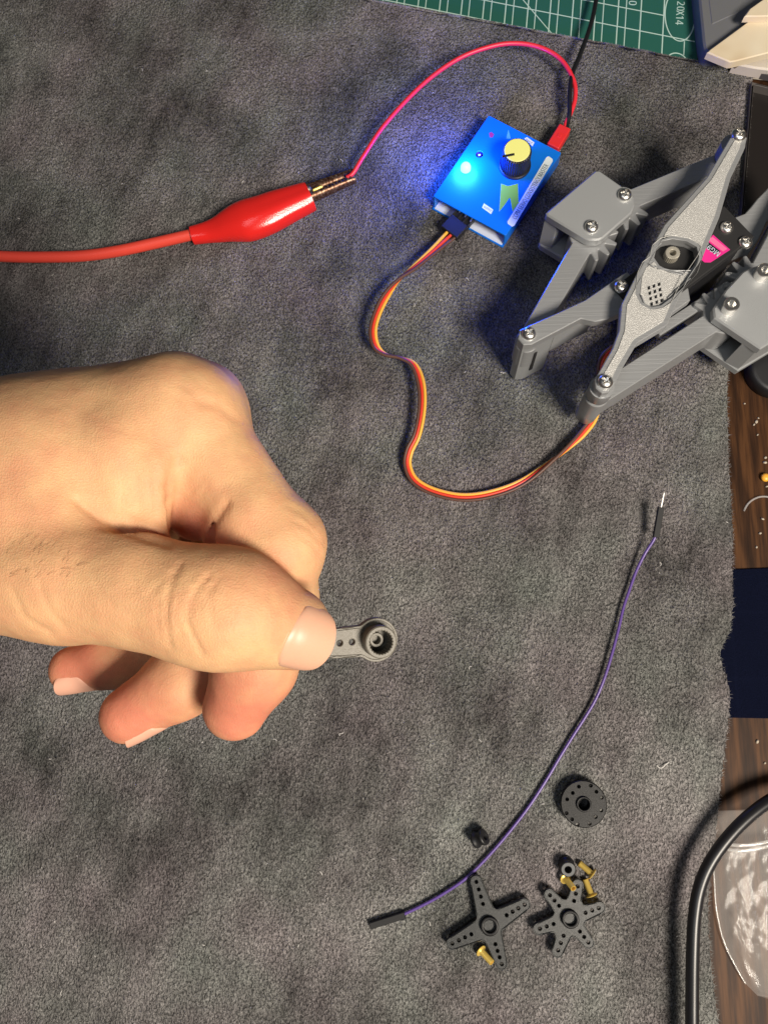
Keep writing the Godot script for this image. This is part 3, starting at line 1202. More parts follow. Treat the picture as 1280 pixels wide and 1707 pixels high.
func screw(where: Vector3, parent: Node3D, called := "screw", mesh: Mesh = null, size := 1.0) -> void:
	var o := put_mesh(called, mesh if mesh else screw_head, M.steel, parent)
	o.transform = Transform3D(Basis(UP, rng.randf() * TAU) * Basis(Vector3.RIGHT, rng.randf_range(-0.05, 0.05)) * Basis.from_scale(Vector3.ONE * size), (where - origin) * 0.001)


# ---------------------------------------------------------------- gripper
func union(polys: Array) -> PackedVector2Array:
	var o: PackedVector2Array = polys[0]
	for i in range(1, polys.size()):
		var r := Geometry2D.merge_polygons(o, polys[i])
		var best := 0.0
		for p in r:
			if absf(Shape.signed_area(p)) > best and not Geometry2D.is_polygon_clockwise(p):
				best = absf(Shape.signed_area(p))
				o = p
	return o

func fillet(p: PackedVector2Array, r: float) -> PackedVector2Array:
	var a := Geometry2D.offset_polygon(p, r, Geometry2D.JOIN_ROUND)
	var b := Geometry2D.offset_polygon(a[0], -r, Geometry2D.JOIN_ROUND)
	return b[0]

func bar2(p: Vector2, q: Vector2, w0: float, w1: float) -> PackedVector2Array:
	var n := (q - p).orthogonal().normalized()
	return PackedVector2Array([p + n * w0 / 2, p - n * w0 / 2, q - n * w1 / 2, q + n * w1 / 2])

func xz(v: Vector3) -> Vector2:
	return Vector2(v.x, v.z)


func gear_link(pivot: Vector2, far: Vector2, mate: Vector2, hub: Vector2, phase: float, y0: float, y1: float) -> Shape:
	# an arm with an eye at the far end and a toothed sector round its pivot, facing its mate
	var polys := [Shape.circle(pivot, 8.6, 40), bar2(pivot, far, 9.5, 9.0), Shape.circle(far, 5.2, 32)]
	var a0 := (mate - pivot).angle()
	var sweep := signf(angle_difference(a0, (hub - pivot).angle()))
	for i in range(-1, 5):
		var a := a0 + sweep * (i + phase) * 0.47
		var d := Vector2.from_angle(a)
		var n := d.orthogonal()
		polys.append(PackedVector2Array([pivot + d * 7.5 + n * 1.7, pivot + d * 9.6 + n * 1.5, pivot + d * 13.0 + n * 0.8, pivot + d * 13.4, pivot + d * 13.0 - n * 0.8, pivot + d * 9.6 - n * 1.5, pivot + d * 7.5 - n * 1.7]))
	var out := union(polys)
	out = fillet(out, 0.35)
	var s := Shape.new()
	s.plate(out, [], y0, y1, 0.4, 1.6)
	return s


func build_gripper() -> void:
	make_screws()
	var mid := at(1118, 426, 46)
	var t := thing("robot_gripper", "grey 3D-printed parallel gripper with crossed arms, geared links and two jaws", "robot gripper", Vector3(mid.x, 0, mid.z))
	var turn := func(p: Vector2) -> Vector2:      # the gripper is the same turned half way round its shaft
		return Vector2(2 * mid.x, 2 * mid.z) - p
	# upper arm: rim and textured top, with a pocket for the horn
	var bow := ats([1222, 220, 1232, 214, 1241, 218, 1245, 229, 1240, 249, 1218, 295, 1199, 361, 1170, 430, 1147, 464, 1126, 508, 1112, 541, 1062, 571, 1036, 615, 1024, 640, 1014, 653, 1003, 655, 993, 647, 991, 632, 1021, 580, 1032, 550, 1036, 506, 1061, 456, 1107, 374, 1178, 295], 55)
	var hole := ats([1090, 429, 1094, 413, 1104, 404, 1121, 400, 1144, 404, 1159, 412, 1162, 426, 1157, 441, 1148, 450, 1132, 454, 1115, 450, 1099, 442], 53)
	var pocket := ats([1088, 430, 1092, 411, 1103, 401, 1121, 397, 1145, 401, 1161, 410, 1165, 427, 1157, 452, 1143, 468, 1118, 496, 1102, 508, 1086, 511, 1071, 503, 1064, 488, 1068, 455, 1075, 440], 55)
	var holes := [hole]
	for r in 4:
		for c in 3:
			var x := 1078.5 + 8.5 * c + 1.5 * r
			var y := 477.0 + 9.0 * r - 3.0 * c
			holes.append(ats([x, y, x + 4.2, y - 1.4, x + 4.8, y + 4.4, x + 0.6, y + 5.6], 53))
	var s := Shape.new()
	s.plate(bow, holes, 49.0, 52.6, 0.0, 1.6)
	s.plate(bow, [pocket], 52.6, 54.6, 0.35, 1.6)
	var arm := part("upper_arm", s, M.print_, t)
	s = Shape.new()
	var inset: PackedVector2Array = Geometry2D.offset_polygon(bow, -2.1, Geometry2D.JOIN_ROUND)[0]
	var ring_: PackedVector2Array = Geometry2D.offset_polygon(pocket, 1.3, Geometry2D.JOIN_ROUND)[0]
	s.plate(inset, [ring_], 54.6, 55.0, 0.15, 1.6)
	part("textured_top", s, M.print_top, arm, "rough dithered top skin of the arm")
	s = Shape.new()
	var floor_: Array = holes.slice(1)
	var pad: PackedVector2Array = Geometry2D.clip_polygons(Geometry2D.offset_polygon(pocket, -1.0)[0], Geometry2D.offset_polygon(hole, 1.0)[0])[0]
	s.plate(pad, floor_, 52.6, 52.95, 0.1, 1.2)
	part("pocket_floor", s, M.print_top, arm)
	# scraps of support left in the pocket
	for e in [[1092, 444, 1146, 455], [1096, 448, 1150, 451], [1100, 446, 1140, 459], [1068, 492, 1074, 505], [1112, 497, 1150, 464], [1078, 436, 1092, 446]]:
		s = Shape.new()
		s.tube(curve([at(e[0], e[1], 53.4), at((e[0] + e[2]) / 2.0, (e[1] + e[3]) / 2.0 + rng.randf_range(-1, 2), 53.8), at(e[2], e[3], 53.5)], 5), 0.28, 6)
		part("stray_filament", s, M.print_, arm)
	# eyes of the upper arm reaching down
	var end_b := xz(at(1008, 637, 55))
	var end_t := xz(at(1230, 226, 55))
	for e in [end_b, end_t]:
		s = Shape.new()
		s.xf = Transform3D(Basis(), Vector3(e.x, 0, e.y))
		s.lathe([Vector2(0, 40.2), Vector2(5.0, 40.2), Vector2(5.2, 40.6), Vector2(5.2, 48.9), Vector2(0, 48.9)], 32)
		part("post_collar", s, M.print_, arm)
		s = Shape.new()
		s.xf = Transform3D(Basis(), Vector3(e.x, 0, e.y))
		s.lathe([Vector2(0, 11.0), Vector2(4.4, 11.0), Vector2(4.9, 11.6), Vector2(5.1, 19.8), Vector2(0, 19.8)], 32)
		part("pivot_post", s, M.print_, arm)
		screw(Vector3(e.x, 55.1, e.y), arm)
	# lower arm, carrying the servo
	var hb := 46.0
	var left_half := [1052, 462, 1046, 453, 1036, 458, 975, 500, 930, 521, 880, 543, 866, 550, 863, 564, 872, 575, 886, 574, 930, 551, 968, 531, 992, 536, 1012, 532, 1040, 520]
	var lp := ats(left_half, hb)
	var outline := PackedVector2Array()
	for p in lp:
		outline.append(p)
	for p in ats([1096, 538, 1150, 500, 1140, 440, 1100, 436], hb):
		outline.append(p)
	s = Shape.new()
	s.plate(outline, [], 41.0, hb, 0.4, 1.8)
	var low := part("lower_arm", s, M.print_, t)
	s = Shape.new()
	s.plate(ats([1186, 372, 1199, 361, 1219, 364, 1241, 356, 1251, 345, 1262, 331, 1290, 303, 1318, 290, 1334, 300, 1330, 316, 1292, 343, 1276, 372, 1264, 398, 1246, 424, 1200, 440], 27.0), [], 22.0, 27.0, 0.4, 1.8)
	part("lower_arm_end", s, M.print_, low)
	s = Shape.new()
	s.beam(at(1092, 556, 33), at(1214, 478, 33), 4.6, 5.0, 0.4)
	part("frame_rail", s, M.print_, low)
	for k in 1:
		var wall := ats([880, 543, 866, 550, 863, 564, 872, 575, 886, 574, 925, 553.5, 918, 527], hb)
		var wall2 := ats([919, 526, 975, 500, 990, 494, 992, 520, 968, 530.5, 926, 552.5], hb)
		var slot := ats([893, 574, 900, 571, 903, 560, 896, 563], hb)
		if k == 1:
			for q in wall.size():
				wall[q] = turn.call(wall[q])
			for q in wall2.size():
				wall2[q] = turn.call(wall2[q])
		s = Shape.new()
		s.plate(wall, [], 3.0, 41.0, 0.0, 1.8)
		part("pivot_post", s, M.print_smooth, low)
		s = Shape.new()
		s.plate(wall2, [], 24.0, 41.0, 0.0, 1.8)
		part("stiffening_wall", s, M.print_smooth, low)
	s = Shape.new()
	s.beam(at(896.5, 570, 31), at(899.5, 568.6, 31), 1.0, 21.0, 0.1)
	var sl_a := at(896, 571.5, 41)
	var sl := Shape.new()
	var along := (at(925, 553.5, hb) - at(886, 574, hb)).normalized()
	var pos := at(891, 571.4, hb) + along * 2.0
	sl.xf = Transform3D(Basis(along, UP, along.cross(UP)), Vector3(pos.x, 0, pos.z) + along.cross(UP) * 0.1)
	sl.plate(Shape.rounded(1.7, 0.8, 0.1, 2), [], 12.0, 33.0, 0.0, 50)
	part("slot", sl, M.black_matt, low, "narrow dark slot in the post's side")
	var post_l := xz(at(881, 557, hb))
	var post_r: Vector2 = turn.call(post_l)
	screw(Vector3(post_l.x, hb + 0.1, post_l.y), low)
	# links and jaws, left then right
	var jl_a := xz(at(1040, 326, 44))
	var jl_b := xz(at(985, 379, 44))
	var jr_a := xz(at(1213, 515, 44))
	var jr_b := xz(at(1267, 459, 44))
	var link_top := 38.0
	for e in [[jl_a, end_t, jl_b, 0.0], [jl_b, post_l, jl_a, 0.5], [jr_a, end_b, jr_b, 0.0], [jr_b, post_r, jr_a, 0.5]]:
		var reach: Vector2 = e[1]
		part("geared_link", gear_link(e[0], reach, e[2], xz(mid), e[3], 20.0, link_top), M.print_, t)
	for k in 2:
		var list: Array = [[992, 284, 1000, 284, 1053, 322, 1057, 330, 1057, 343, 1052, 355, 1004, 397, 996, 400, 982, 400, 976, 398, 912, 359, 910, 354], [1188, 514, 1209, 483, 1237, 453, 1246, 448, 1262, 442, 1310, 470, 1370, 520, 1267, 582, 1190, 530]][k]
		var top := ats(list, 44.0)
		var jaw_ := thing_part("jaw", t)
		s = Shape.new()
		s.plate(top, [], 39.2, 44.0, 0.7, 200)
		part("jaw_plate", s, M.print_smooth, jaw_)
		s = Shape.new()
		s.plate(top, [], 14.0, 18.6, 0.7, 200)
		part("jaw_plate", s, M.print_smooth, jaw_)
		# back wall, away from the gears
		var wl: PackedVector2Array = ats([[994, 286, 910, 356, 930, 366, 1008, 293], [1267, 579, 1368, 520, 1344, 502, 1243, 566]][k], 44.0)
		s = Shape.new()
		s.plate(wl, [], 18.6, 39.2, 0.0, 200)
		part("jaw_wall", s, M.print_smooth, jaw_)
		for e in ([jl_a, jl_b] if k == 0 else [jr_a, jr_b]):
			if k == 0:
				screw(Vector3(e.x, 44.1, e.y), jaw_)
			else:
				screw(Vector3(e.x, 44.3, e.y), jaw_, "cap_bolt", cap_bolt)
			s = Shape.new()
			s.xf = Transform3D(Basis(), Vector3(e.x, 0, e.y))
			s.lathe([Vector2(1.5, 12.5), Vector2(1.5, 39.5)], 14)
			part("bolt_shaft", s, M.steel, jaw_)


func thing_part(called: String, parent: Node3D) -> Node3D:
	var o := Node3D.new()
	var k := 0
	var nm := called
	while parent.has_node(nm):
		k += 1
		nm = "%s_%03d" % [called, k]
	o.name = nm
	parent.add_child(o, true)
	return o


func build_servo() -> void:
	var h := 45.5
	var r0 := at(1210, 380, h)
	var r1 := at(1241, 405, h)
	var l0 := at(1035, 478, h)
	var across := (r1 - r0).normalized()
	var along := across.cross(UP).normalized()
	if along.dot(r0 - l0) < 0:
		along = -along
	var ax := ((r0 + r1) / 2 - (l0 + across * r0.distance_to(r1) / 2)).normalized()
	along = (along + ax).normalized()
	across = UP.cross(along).normalized()
	if across.dot(r1 - r0) < 0:
		across = -across
	var mid := ((r0 + r1) / 2 + l0 + across * 5.0) / 2
	mid.y = 0
	var t := thing("servo_motor", "black servo motor with pink label, held in the middle of the grey gripper", "servo motor", Vector3(mid.x, 3, mid.z))
	var xf := Transform3D(Basis(along, UP, along.cross(UP)), mid)
	var S := func(x: float, y: float, z: float) -> Shape:
		var q := Shape.new()
		q.xf = xf * Transform3D(Basis(), Vector3(x, y, z))
		return q
	var span := 0.5 * ((r0 + r1) / 2).distance_to(l0 + across * 5.0)
	var s: Shape = S.call(0, 0, 0)
	s.block(2 * span - 9.0, 37.5, 20.2, 9.0, 0.9)
	var case := part("case", s, M.black, t)
	s = S.call(0, 0, 0)
	s.block(2 * span + 7.0, 2.6, 19.6, 46.1, 0.5)
	part("mounting_flange", s, M.black_matt, t)
	# turret and output shaft
	var sp := at(1118, 426, 50)
	s = Shape.new()
	s.xf = Transform3D(Basis(), Vector3(sp.x, 0, sp.z))
	s.lathe([Vector2(0, 46), Vector2(8.2, 46), Vector2(8.2, 48.6), Vector2(0, 48.7)], 40)
	part("turret", s, M.black_matt, t)
	s = Shape.new()
	s.xf = Transform3D(Basis(), Vector3(sp.x, 0, sp.z))
	var teeth := PackedVector2Array()
	for i in 50:
		teeth.append(Vector2.from_angle(TAU * i / 50) * (3.15 if i % 2 else 2.85))
	s.plate(teeth, [Shape.circle(Vector2.ZERO, 1.45, 20)], 48.7, 52.6, 0.2, 3.0)
	part("output_shaft", s, M.gear_white, t)
	# label
	var lab := at(1186, 421, 49.0)
	var lx: Vector3 = xf.affine_inverse() * lab
	var top := 49.0
	s = Shape.new()
	s.plate(ats([1188, 391, 1216.5, 416, 1184, 437, 1174, 437, 1158, 424], top), [], 48.72, top, 0.1, 300)
	var label := part("label", s, M.magenta, t, "magenta label with a black band")
	s = Shape.new()
	s.plate(ats([1187, 395.5, 1211.5, 415, 1204, 419.5, 1178, 399], top), [], top + 0.05, top + 0.13, 0.0, 300)
	part("label_stripe", s, M.pink, label)
	s = Shape.new()
	s.plate(ats([1176, 400.5, 1200, 419, 1191, 424, 1164, 404], top), [], top + 0.05, top + 0.13, 0.0, 300)
	part("label_band", s, M.black, label)
	lettering("MG996R", at(1180.5, 412, top + 0.22), at(1170, 404, top) - at(1192, 420.5, top), 11.0, M.white, label, "label_text")
	for e in [[1210, 380], [1241, 405], [1035, 478], [1066, 503]]:
		screw(at(e[0], e[1], 48.8), t, "screw", null, 0.92)
	# three-wire lead
	var list := [
		[1075, 545, 14, 180], [1040, 570, 13, 180], [1012, 590, 13, 180], [1001, 612, 11, 200], [1000, 650, 7, 200], [990, 694, 4.2, 205], [974, 718, 3.4, 205], [955, 738, 3.6, 240], [920, 768, 3.8, 285], [870, 804, 3.6, 340], [820, 823, 3.2, 362], [770, 829, 3.0, 365], [722, 819, 3.2, 360], [691, 801, 3.8, 355], [679, 776, 4.6, 345], [682, 752, 6.0, 350], [695, 724, 8.0, 370], [703, 682, 9.5, 375], [702, 642, 10.0, 370], [690, 609, 9.6, 330], [668, 597, 9.2, 295], [642, 591, 9.4, 300], [626, 576, 10.0, 340], [622, 546, 11.0, 365], [636, 506, 11.5, 345], [661, 470, 10.5, 265], [690, 446, 9.0, 212], [720, 420, 7.5, 185], [742, 400, 6.6, 180], [752, 391, 6.4, 180]]
	var cen := []
	var tw := []
	for e in list:
		cen.append(at(e[0], e[1], e[2]))
		tw.append(Vector3(e[3], 0, 0))
	var line := curve(cen, 8)
	var twist := curve(tw, 8)
	var lead := thing_part("lead", t)
	for w in 3:
		var pts := PackedVector3Array()
		for i in line.size():
			var d := (line[mini(i + 1, line.size() - 1)] - line[maxi(i - 1, 0)]).normalized()
			var side := d.cross(UP).normalized()     # right-hand side of the path, seen from above, walking from the servo
			var a := deg_to_rad(twist[i].x)
			var spread := 1.38 + 1.1 * smoothstep(line.size() - 22.0, line.size() - 2.0, float(i))
			var off := (side * cos(a) + UP * sin(a)) * (w - 1) * spread
			var q := line[i] + off
			q.y = maxf(q.y, 0.9)
			pts.append(q)
		s = Shape.new()
		s.tube(pts, 0.84, 10)
		part(["brown_wire", "red_wire", "yellow_wire"][w], s, [M.brown_wire, M.red_wire, M.yellow_wire][w], lead)
	# plug
	var a := at(748, 389.5, 6.6)
	var b := at(777.5, 357.5, 6.6)
	s = Shape.new()
	s.beam(a, a.lerp(b, 0.62), 10.6, 3.4, 0.35)
	s.beam(a.lerp(b, 0.6) - UP * 0.6, b - UP * 0.6, 10.6, 2.2, 0.2)
	var dd := (b - a).normalized()
	var sd := dd.cross(UP)
	for k in 4:
		var o := sd * (k - 1.5) * 3.3
		s.beam(a.lerp(b, 0.62) + o + UP * 0.9, b + o + UP * 0.9, 0.7, 1.2, 0.1)
	part("plug", s, M.black, lead)


# ---------------------------------------------------------------- horns and hardware
func star(centre: Vector2, tips: Array, root: float, tip_r: float, hub: float) -> PackedVector2Array:
	var polys := [Shape.circle(centre, hub, 48)]
	for e in tips:
		var tip: Vector2 = e
		var d := (tip - centre).normalized()
		var q := tip - d * tip_r
		polys.append(bar2(centre, q, root * 2.0, tip_r * 2.0))
		polys.append(Shape.circle(q, tip_r, 24))
	return fillet(union(polys), 1.2)


func horn_rim(out: PackedVector2Array, y0: float, y1: float) -> Shape:
	# the moulded rim that runs round the edge of a horn
	var s := Shape.new()
	var inn: PackedVector2Array = Geometry2D.offset_polygon(out, -0.5, Geometry2D.JOIN_ROUND)[0]
	s.plate(out, [inn], y0, y1, 0.12, 1.0)
	return s


func horn_hub(s: Shape, y0: float, y1: float, r: float, bore: float) -> void:
	s.lathe([Vector2(0, y0), Vector2(r - 0.2, y0), Vector2(r, y0 + 0.2), Vector2(r, y1 - 0.2), Vector2(r - 0.2, y1), Vector2(bore + 0.15, y1), Vector2(bore, y1 - 0.15), Vector2(bore, y1 - 3.6), Vector2(1.5, y1 - 3.65), Vector2(1.5, y1 - 5.0), Vector2(0, y1 - 5.0)], 40)


func build_horns() -> void:
	var hz := 4.6
	# four arms
	var c := xz(at(815.5, 1542.5, hz))
	var tips := []
	for e in [[790.5, 1459.5], [882.5, 1503], [839, 1617], [744.5, 1577.5]]:
		tips.append(xz(at(e[0], e[1], hz)))
	var t := thing("four_arm_horn", "black four-armed servo horn with a row of holes in each arm", "servo horn", Vector3(c.x, 0, c.y), "loose servo horns on the suede")
	var out := star(c, tips, 4.8, 2.6, 5.6)
	var holes := []
	for tip in tips:
		for r in [8.9, 12.0, 15.0, 18.2]:
			holes.append(Shape.circle(c + (tip - c).normalized() * (r * c.distance_to(tip) / 20.9), 0.78, 14))
	var s := Shape.new()
	s.plate(out, holes, 2.6, hz, 0.25, 0.8)
	part("arms", s, M.horn_clear, t)
	part("rim", horn_rim(out, hz, hz + 0.3), M.horn_clear, t)
	s = Shape.new()
	s.xf = Transform3D(Basis(), Vector3(c.x, 0, c.y))
	horn_hub(s, 0.1, 6.4, 3.9, 2.55)
	part("hub", s, M.horn, t)
	# six arms
	c = xz(at(949.5, 1531, hz))
	tips = []
	for e in [[965, 1466], [1008, 1510], [987, 1580], [925.5, 1596], [888.5, 1552], [909, 1484]]:
		tips.append(xz(at(e[0], e[1], hz)))
	t = thing("six_arm_horn", "dark grey six-armed star servo horn with three holes in each arm", "servo horn", Vector3(c.x, 0, c.y), "loose servo horns on the suede")
	out = star(c, tips, 3.9, 2.5, 5.7)
	holes = []
	for tip in tips:
		for r in [7.4, 10.5, 13.6]:
			holes.append(Shape.circle(c + (tip - c).normalized() * (r * c.distance_to(tip) / 16.6), 0.76, 14))
	s = Shape.new()
	s.plate(out, holes, 2.6, hz, 0.25, 0.8)
	part("arms", s, M.horn_clear, t)
	part("rim", horn_rim(out, hz, hz + 0.3), M.horn_clear, t)
	s = Shape.new()
	s.xf = Transform3D(Basis(), Vector3(c.x, 0, c.y))
	horn_hub(s, 0.1, 6.4, 3.7, 2.45)
	part("hub", s, M.horn, t)
	# round
	hz = 5.6
	c = xz(at(972.5, 1340.5, hz))
	t = thing("disc_horn", "round black servo horn disc with twelve small holes", "servo horn", Vector3(c.x, 0, c.y), "loose servo horns on the suede")
	holes = []
	for e in [[995, 187], [1030, 225], [1063, 262], [1060, 342], [1025, 383], [987, 425], [912, 430], [878, 398], [843, 360], [847, 273], [882, 233], [920, 193]]:
		holes.append(Shape.circle(xz(at(720 + e[0] / 3.765, 1260 + e[1] / 3.765, hz)), 0.72, 14))
	s = Shape.new()
	holes.append(Shape.circle(c, 2.6, 40))
	s.plate(Shape.circle(c, 10.0, 72), holes, 3.4, hz, 0.4, 1.0)
	part("disc", s, M.horn, t)
	s = Shape.new()
	s.xf = Transform3D(Basis(), Vector3(c.x, 0, c.y))
	s.lathe([Vector2(2.4, 0.1), Vector2(4.0, 0.1), Vector2(4.2, 0.4), Vector2(4.2, 3.4), Vector2(2.4, 3.4)], 40)
	s.lathe([Vector2(3.3, hz - 0.2), Vector2(3.3, hz + 0.7), Vector2(3.1, hz + 0.9), Vector2(2.6, hz + 0.9), Vector2(2.4, hz + 0.7), Vector2(2.4, hz - 4.6), Vector2(1.2, hz - 4.7), Vector2(1.2, hz - 5.3), Vector2(0, hz - 5.3)], 40)
	part("hub", s, M.horn, t)


func build_small_parts() -> void:
	var g := [Vector2(1.6, 0.1), Vector2(3.3, 0.1), Vector2(3.6, 0.5), Vector2(3.5, 1.4), Vector2(3.0, 1.8), Vector2(2.9, 3.3), Vector2(3.0, 4.1), Vector2(3.4, 4.4), Vector2(3.5, 5.2), Vector2(3.3, 5.7), Vector2(2.9, 5.9), Vector2(1.6, 5.9), Vector2(1.5, 5.7), Vector2(1.5, 0.4), Vector2(1.6, 0.1)]
	# standing rubber bush beside the brass
	var p := at(943, 1440, 0)
	var t := thing("rubber_grommet", "small black rubber grommet standing upright above the six-armed horn", "grommet", p, "rubber grommets")
	var s := Shape.new()
	s.xf = Transform3D(Basis(Vector3.RIGHT, 0.16), p)
	s.lathe(g, 32)
	part("bush", s, M.rubber, t)
	s = Shape.new()
	s.xf = Transform3D(Basis(Vector3.RIGHT, 0.16), p)
	s.lathe([Vector2(2.85, 5.93), Vector2(1.65, 5.93)], 32)
	part("end_face", s, M.rubber_face, t)
	p = at(798, 1394, 0)
	s = Shape.new()
	var dir := (at(808, 1390, 0) - at(790, 1399, 0)).normalized()
	s.xf = Transform3D(Basis(UP, atan2(dir.x, dir.z)) * Basis(Vector3.RIGHT, PI / 2 - 0.5), p + Vector3(0, 3.1, 0) - dir * 2.4)
	s.lathe(g, 32)
	single("rubber_grommet", s, M.rubber, p, "small black rubber grommet lying on its side left of the violet wire", "grommet", "rubber grommets")
	# brass eyelets: flange at the origin, tube along y
	var e := [Vector2(1.0, 0.0), Vector2(2.5, 0.0), Vector2(2.6, 0.15), Vector2(2.5, 0.4), Vector2(1.6, 0.55), Vector2(1.3, 0.9), Vector2(1.3, 6.8), Vector2(1.2, 6.95), Vector2(1.0, 6.95), Vector2(0.95, 6.8), Vector2(0.95, 0.1), Vector2(1.0, 0.0)]
	var put := func(a: Vector3, b: Vector3, label: String) -> void:
		var y := (b - a).normalized()
		var x := y.cross(Vector3(0.3, 1, 0.2)).normalized()
		var q := Shape.new()
		q.xf = Transform3D(Basis(x, y, x.cross(y)), a)
		q.lathe(e, 28)
		var base := Vector3(a.x, 0, a.z)
		single("brass_eyelet", q, M.brass, base, label, "eyelet", "brass eyelets")
	put.call(at(987, 1457.5, 1.9), at(968, 1441, 1.4), "brass eyelet lying right of the upright grommet, flange at its lower right")
	put.call(at(985.5, 1493, 1.9), at(976.5, 1470, 1.4), "brass eyelet lying right of the star horn's top arm, flange downwards")
	put.call(at(942, 1464, 1.6), at(952.5, 1477.5, 6.3), "brass eyelet propped on its flange between the grommet and the star horn")
	put.call(at(801, 1584.5, 1.4), at(812.5, 1597, 4.0), "brass eyelet half under the lower arm of the four-armed horn")


func build_jumper() -> void:
	var t := thing("jumper_wire", "thin violet jumper wire with a black connector at each end, pin up", "jumper wire", at(990, 1165, 0))
	var s := Shape.new()
	s.tube(path_at([1094, 885, 7.5, 1089, 900, 6.6, 1075, 922, 4.6, 1060, 952, 3.2, 1048, 985, 2.6, 1038, 1015, 2.6, 1030, 1050, 2.8, 1018, 1095, 3.0, 1006, 1133, 2.8, 992, 1166, 2.2, 975, 1195, 1.8, 955, 1226, 1.6, 934, 1260, 1.6, 909, 1302, 1.6, 880, 1346, 1.5, 845, 1391, 1.4, 810, 1431, 1.4, 775, 1465, 1.5, 740, 1489, 1.5, 710, 1506, 1.5, 676, 1522.5, 1.6, 664, 1527, 1.6]), 0.7, 10)
	part("insulation", s, M.violet_wire, t)
	s = Shape.new()
	s.beam(at(1092.5, 896, 7.2), at(1101, 846, 10.0), 2.6, 2.6, 0.2)
	var pin_end := part("connector", s, M.black_matt, t)
	s = Shape.new()
	s.beam(at(1100.7, 848, 9.9), at(1106.5, 821, 11.3), 0.66, 0.66, 0.1)
	part("pin", s, M.steel, pin_end)
	s = Shape.new()
	s.beam(at(675, 1524.5, 1.6), at(617, 1543, 1.45), 2.7, 2.7, 0.2)
	part("connector", s, M.black_matt, t)


func build_black_cable() -> void:
	var s := Shape.new()
	s.tube(path_at([1420, 1296, 2, 1350, 1308, 5, 1295, 1328, 8, 1252, 1357, 10, 1213, 1396, 11, 1182, 1440, 11, 1165, 1482, 11, 1157, 1530, 11, 1154, 1590, 11, 1153, 1660, 10.5, 1153, 1740, 10, 1154, 1840, 8]), 2.7, 20)
	single("power_cable", s, M.black_wire, at(1165, 1482, 0), "thick glossy black power cable curving down the lower right corner", "cable")


func build_bag() -> void:
	var o := at(1250, 1500, -3.0)
	var t := thing("plastic_bag", "crumpled clear plastic zip bag on the wooden table, lower right corner", "plastic bag", o)
	var wr := noise(FastNoiseLite.TYPE_SIMPLEX_SMOOTH, 0.045, 55, 3)
	var ridge := noise(FastNoiseLite.TYPE_SIMPLEX, 0.032, 77, 3)
	ridge.fractal_type = FastNoiseLite.FRACTAL_RIDGED
	var A := at(1184, 1400, -2)
	var side := ats([1196, 1352, 1186, 1420, 1190, 1470, 1194, 1520, 1206, 1570, 1226, 1612, 1242, 1640, 1262, 1660], -2.0)
	for layer in 2:
		var nu := 90
		var nv := 110
		var v := []
		for j in nv + 1:
			var fv := float(j) / nv
			var f := fv * (side.size() - 1)
			var i0 := mini(int(f), side.size() - 2)
			var L := side[i0].lerp(side[i0 + 1], f - i0)
			var row := []
			for i in nu + 1:
				var fu := float(i) / nu
				var x := lerpf(L.x, 165.0, fu)
				var z := L.y + 4.0 * sin(fu * 2.0) * (fv - 0.4)
				var rim := minf(minf(fu * 12.0, 1.0), minf((1 - fv) * 9.0, minf(fv * 9.0, 1.0)))
				var y: float
				if layer == 0:
					y = -2.6 + 0.3 * rim * (1.0 + wr.get_noise_2d(x * 1.3, z)) + fu * 3.0
				else:
					var rg := ridge.get_noise_2d(x * 1.2, z * 0.9)
					y = -2.0 + rim * (2.6 + 0.8 * wr.get_noise_2d(x, z) + 2.0 * maxf(rg - 0.25, 0.0) + 0.2 * wr.get_noise_2d(x * 3.7, z * 3.1)) + fu * 12.0
					y = maxf(y, -1.9)
				row.append(Vector3(x, y, z))
			v.append(row)
		var s := Shape.new()
		var nn := []
		for j in nv + 1:
			var row := []
			for i in nu + 1:
				var dx: Vector3 = v[j][mini(i + 1, nu)] - v[j][maxi(i - 1, 0)]
				var dz: Vector3 = v[mini(j + 1, nv)][i] - v[maxi(j - 1, 0)][i]
				row.append(dz.cross(dx).normalized())
			nn.append(row)
		for j in nv:
			for i in nu:
				s.quad(v[j][i], v[j][i + 1], v[j + 1][i + 1], v[j + 1][i], nn[j][i], nn[j][i + 1], nn[j + 1][i + 1], nn[j + 1][i])
		part("film", s, M.film, t)
	for k in 2:
		var s := Shape.new()
		s.tube(path_at([1204, 1404 + k * 9, 2.0, 1225, 1409 + k * 9, 3.6, 1255, 1408 + k * 8, 3.8, 1300, 1398 + k * 8, 3.4, 1370, 1380 + k * 8, 2.6]), 0.8, 8, 0.6)
		part("zip_ridge", s, M.film_thick, t)
	var s2 := Shape.new()
	s2.tube(path_at([1188, 1430, -1.4, 1190, 1470, -1.2, 1194, 1520, -1.2, 1206, 1570, -1.2, 1226, 1612, -1.2, 1242, 1640, -1.4]), 0.35, 6)
	part("sealed_edge", s2, M.film_thick, t)


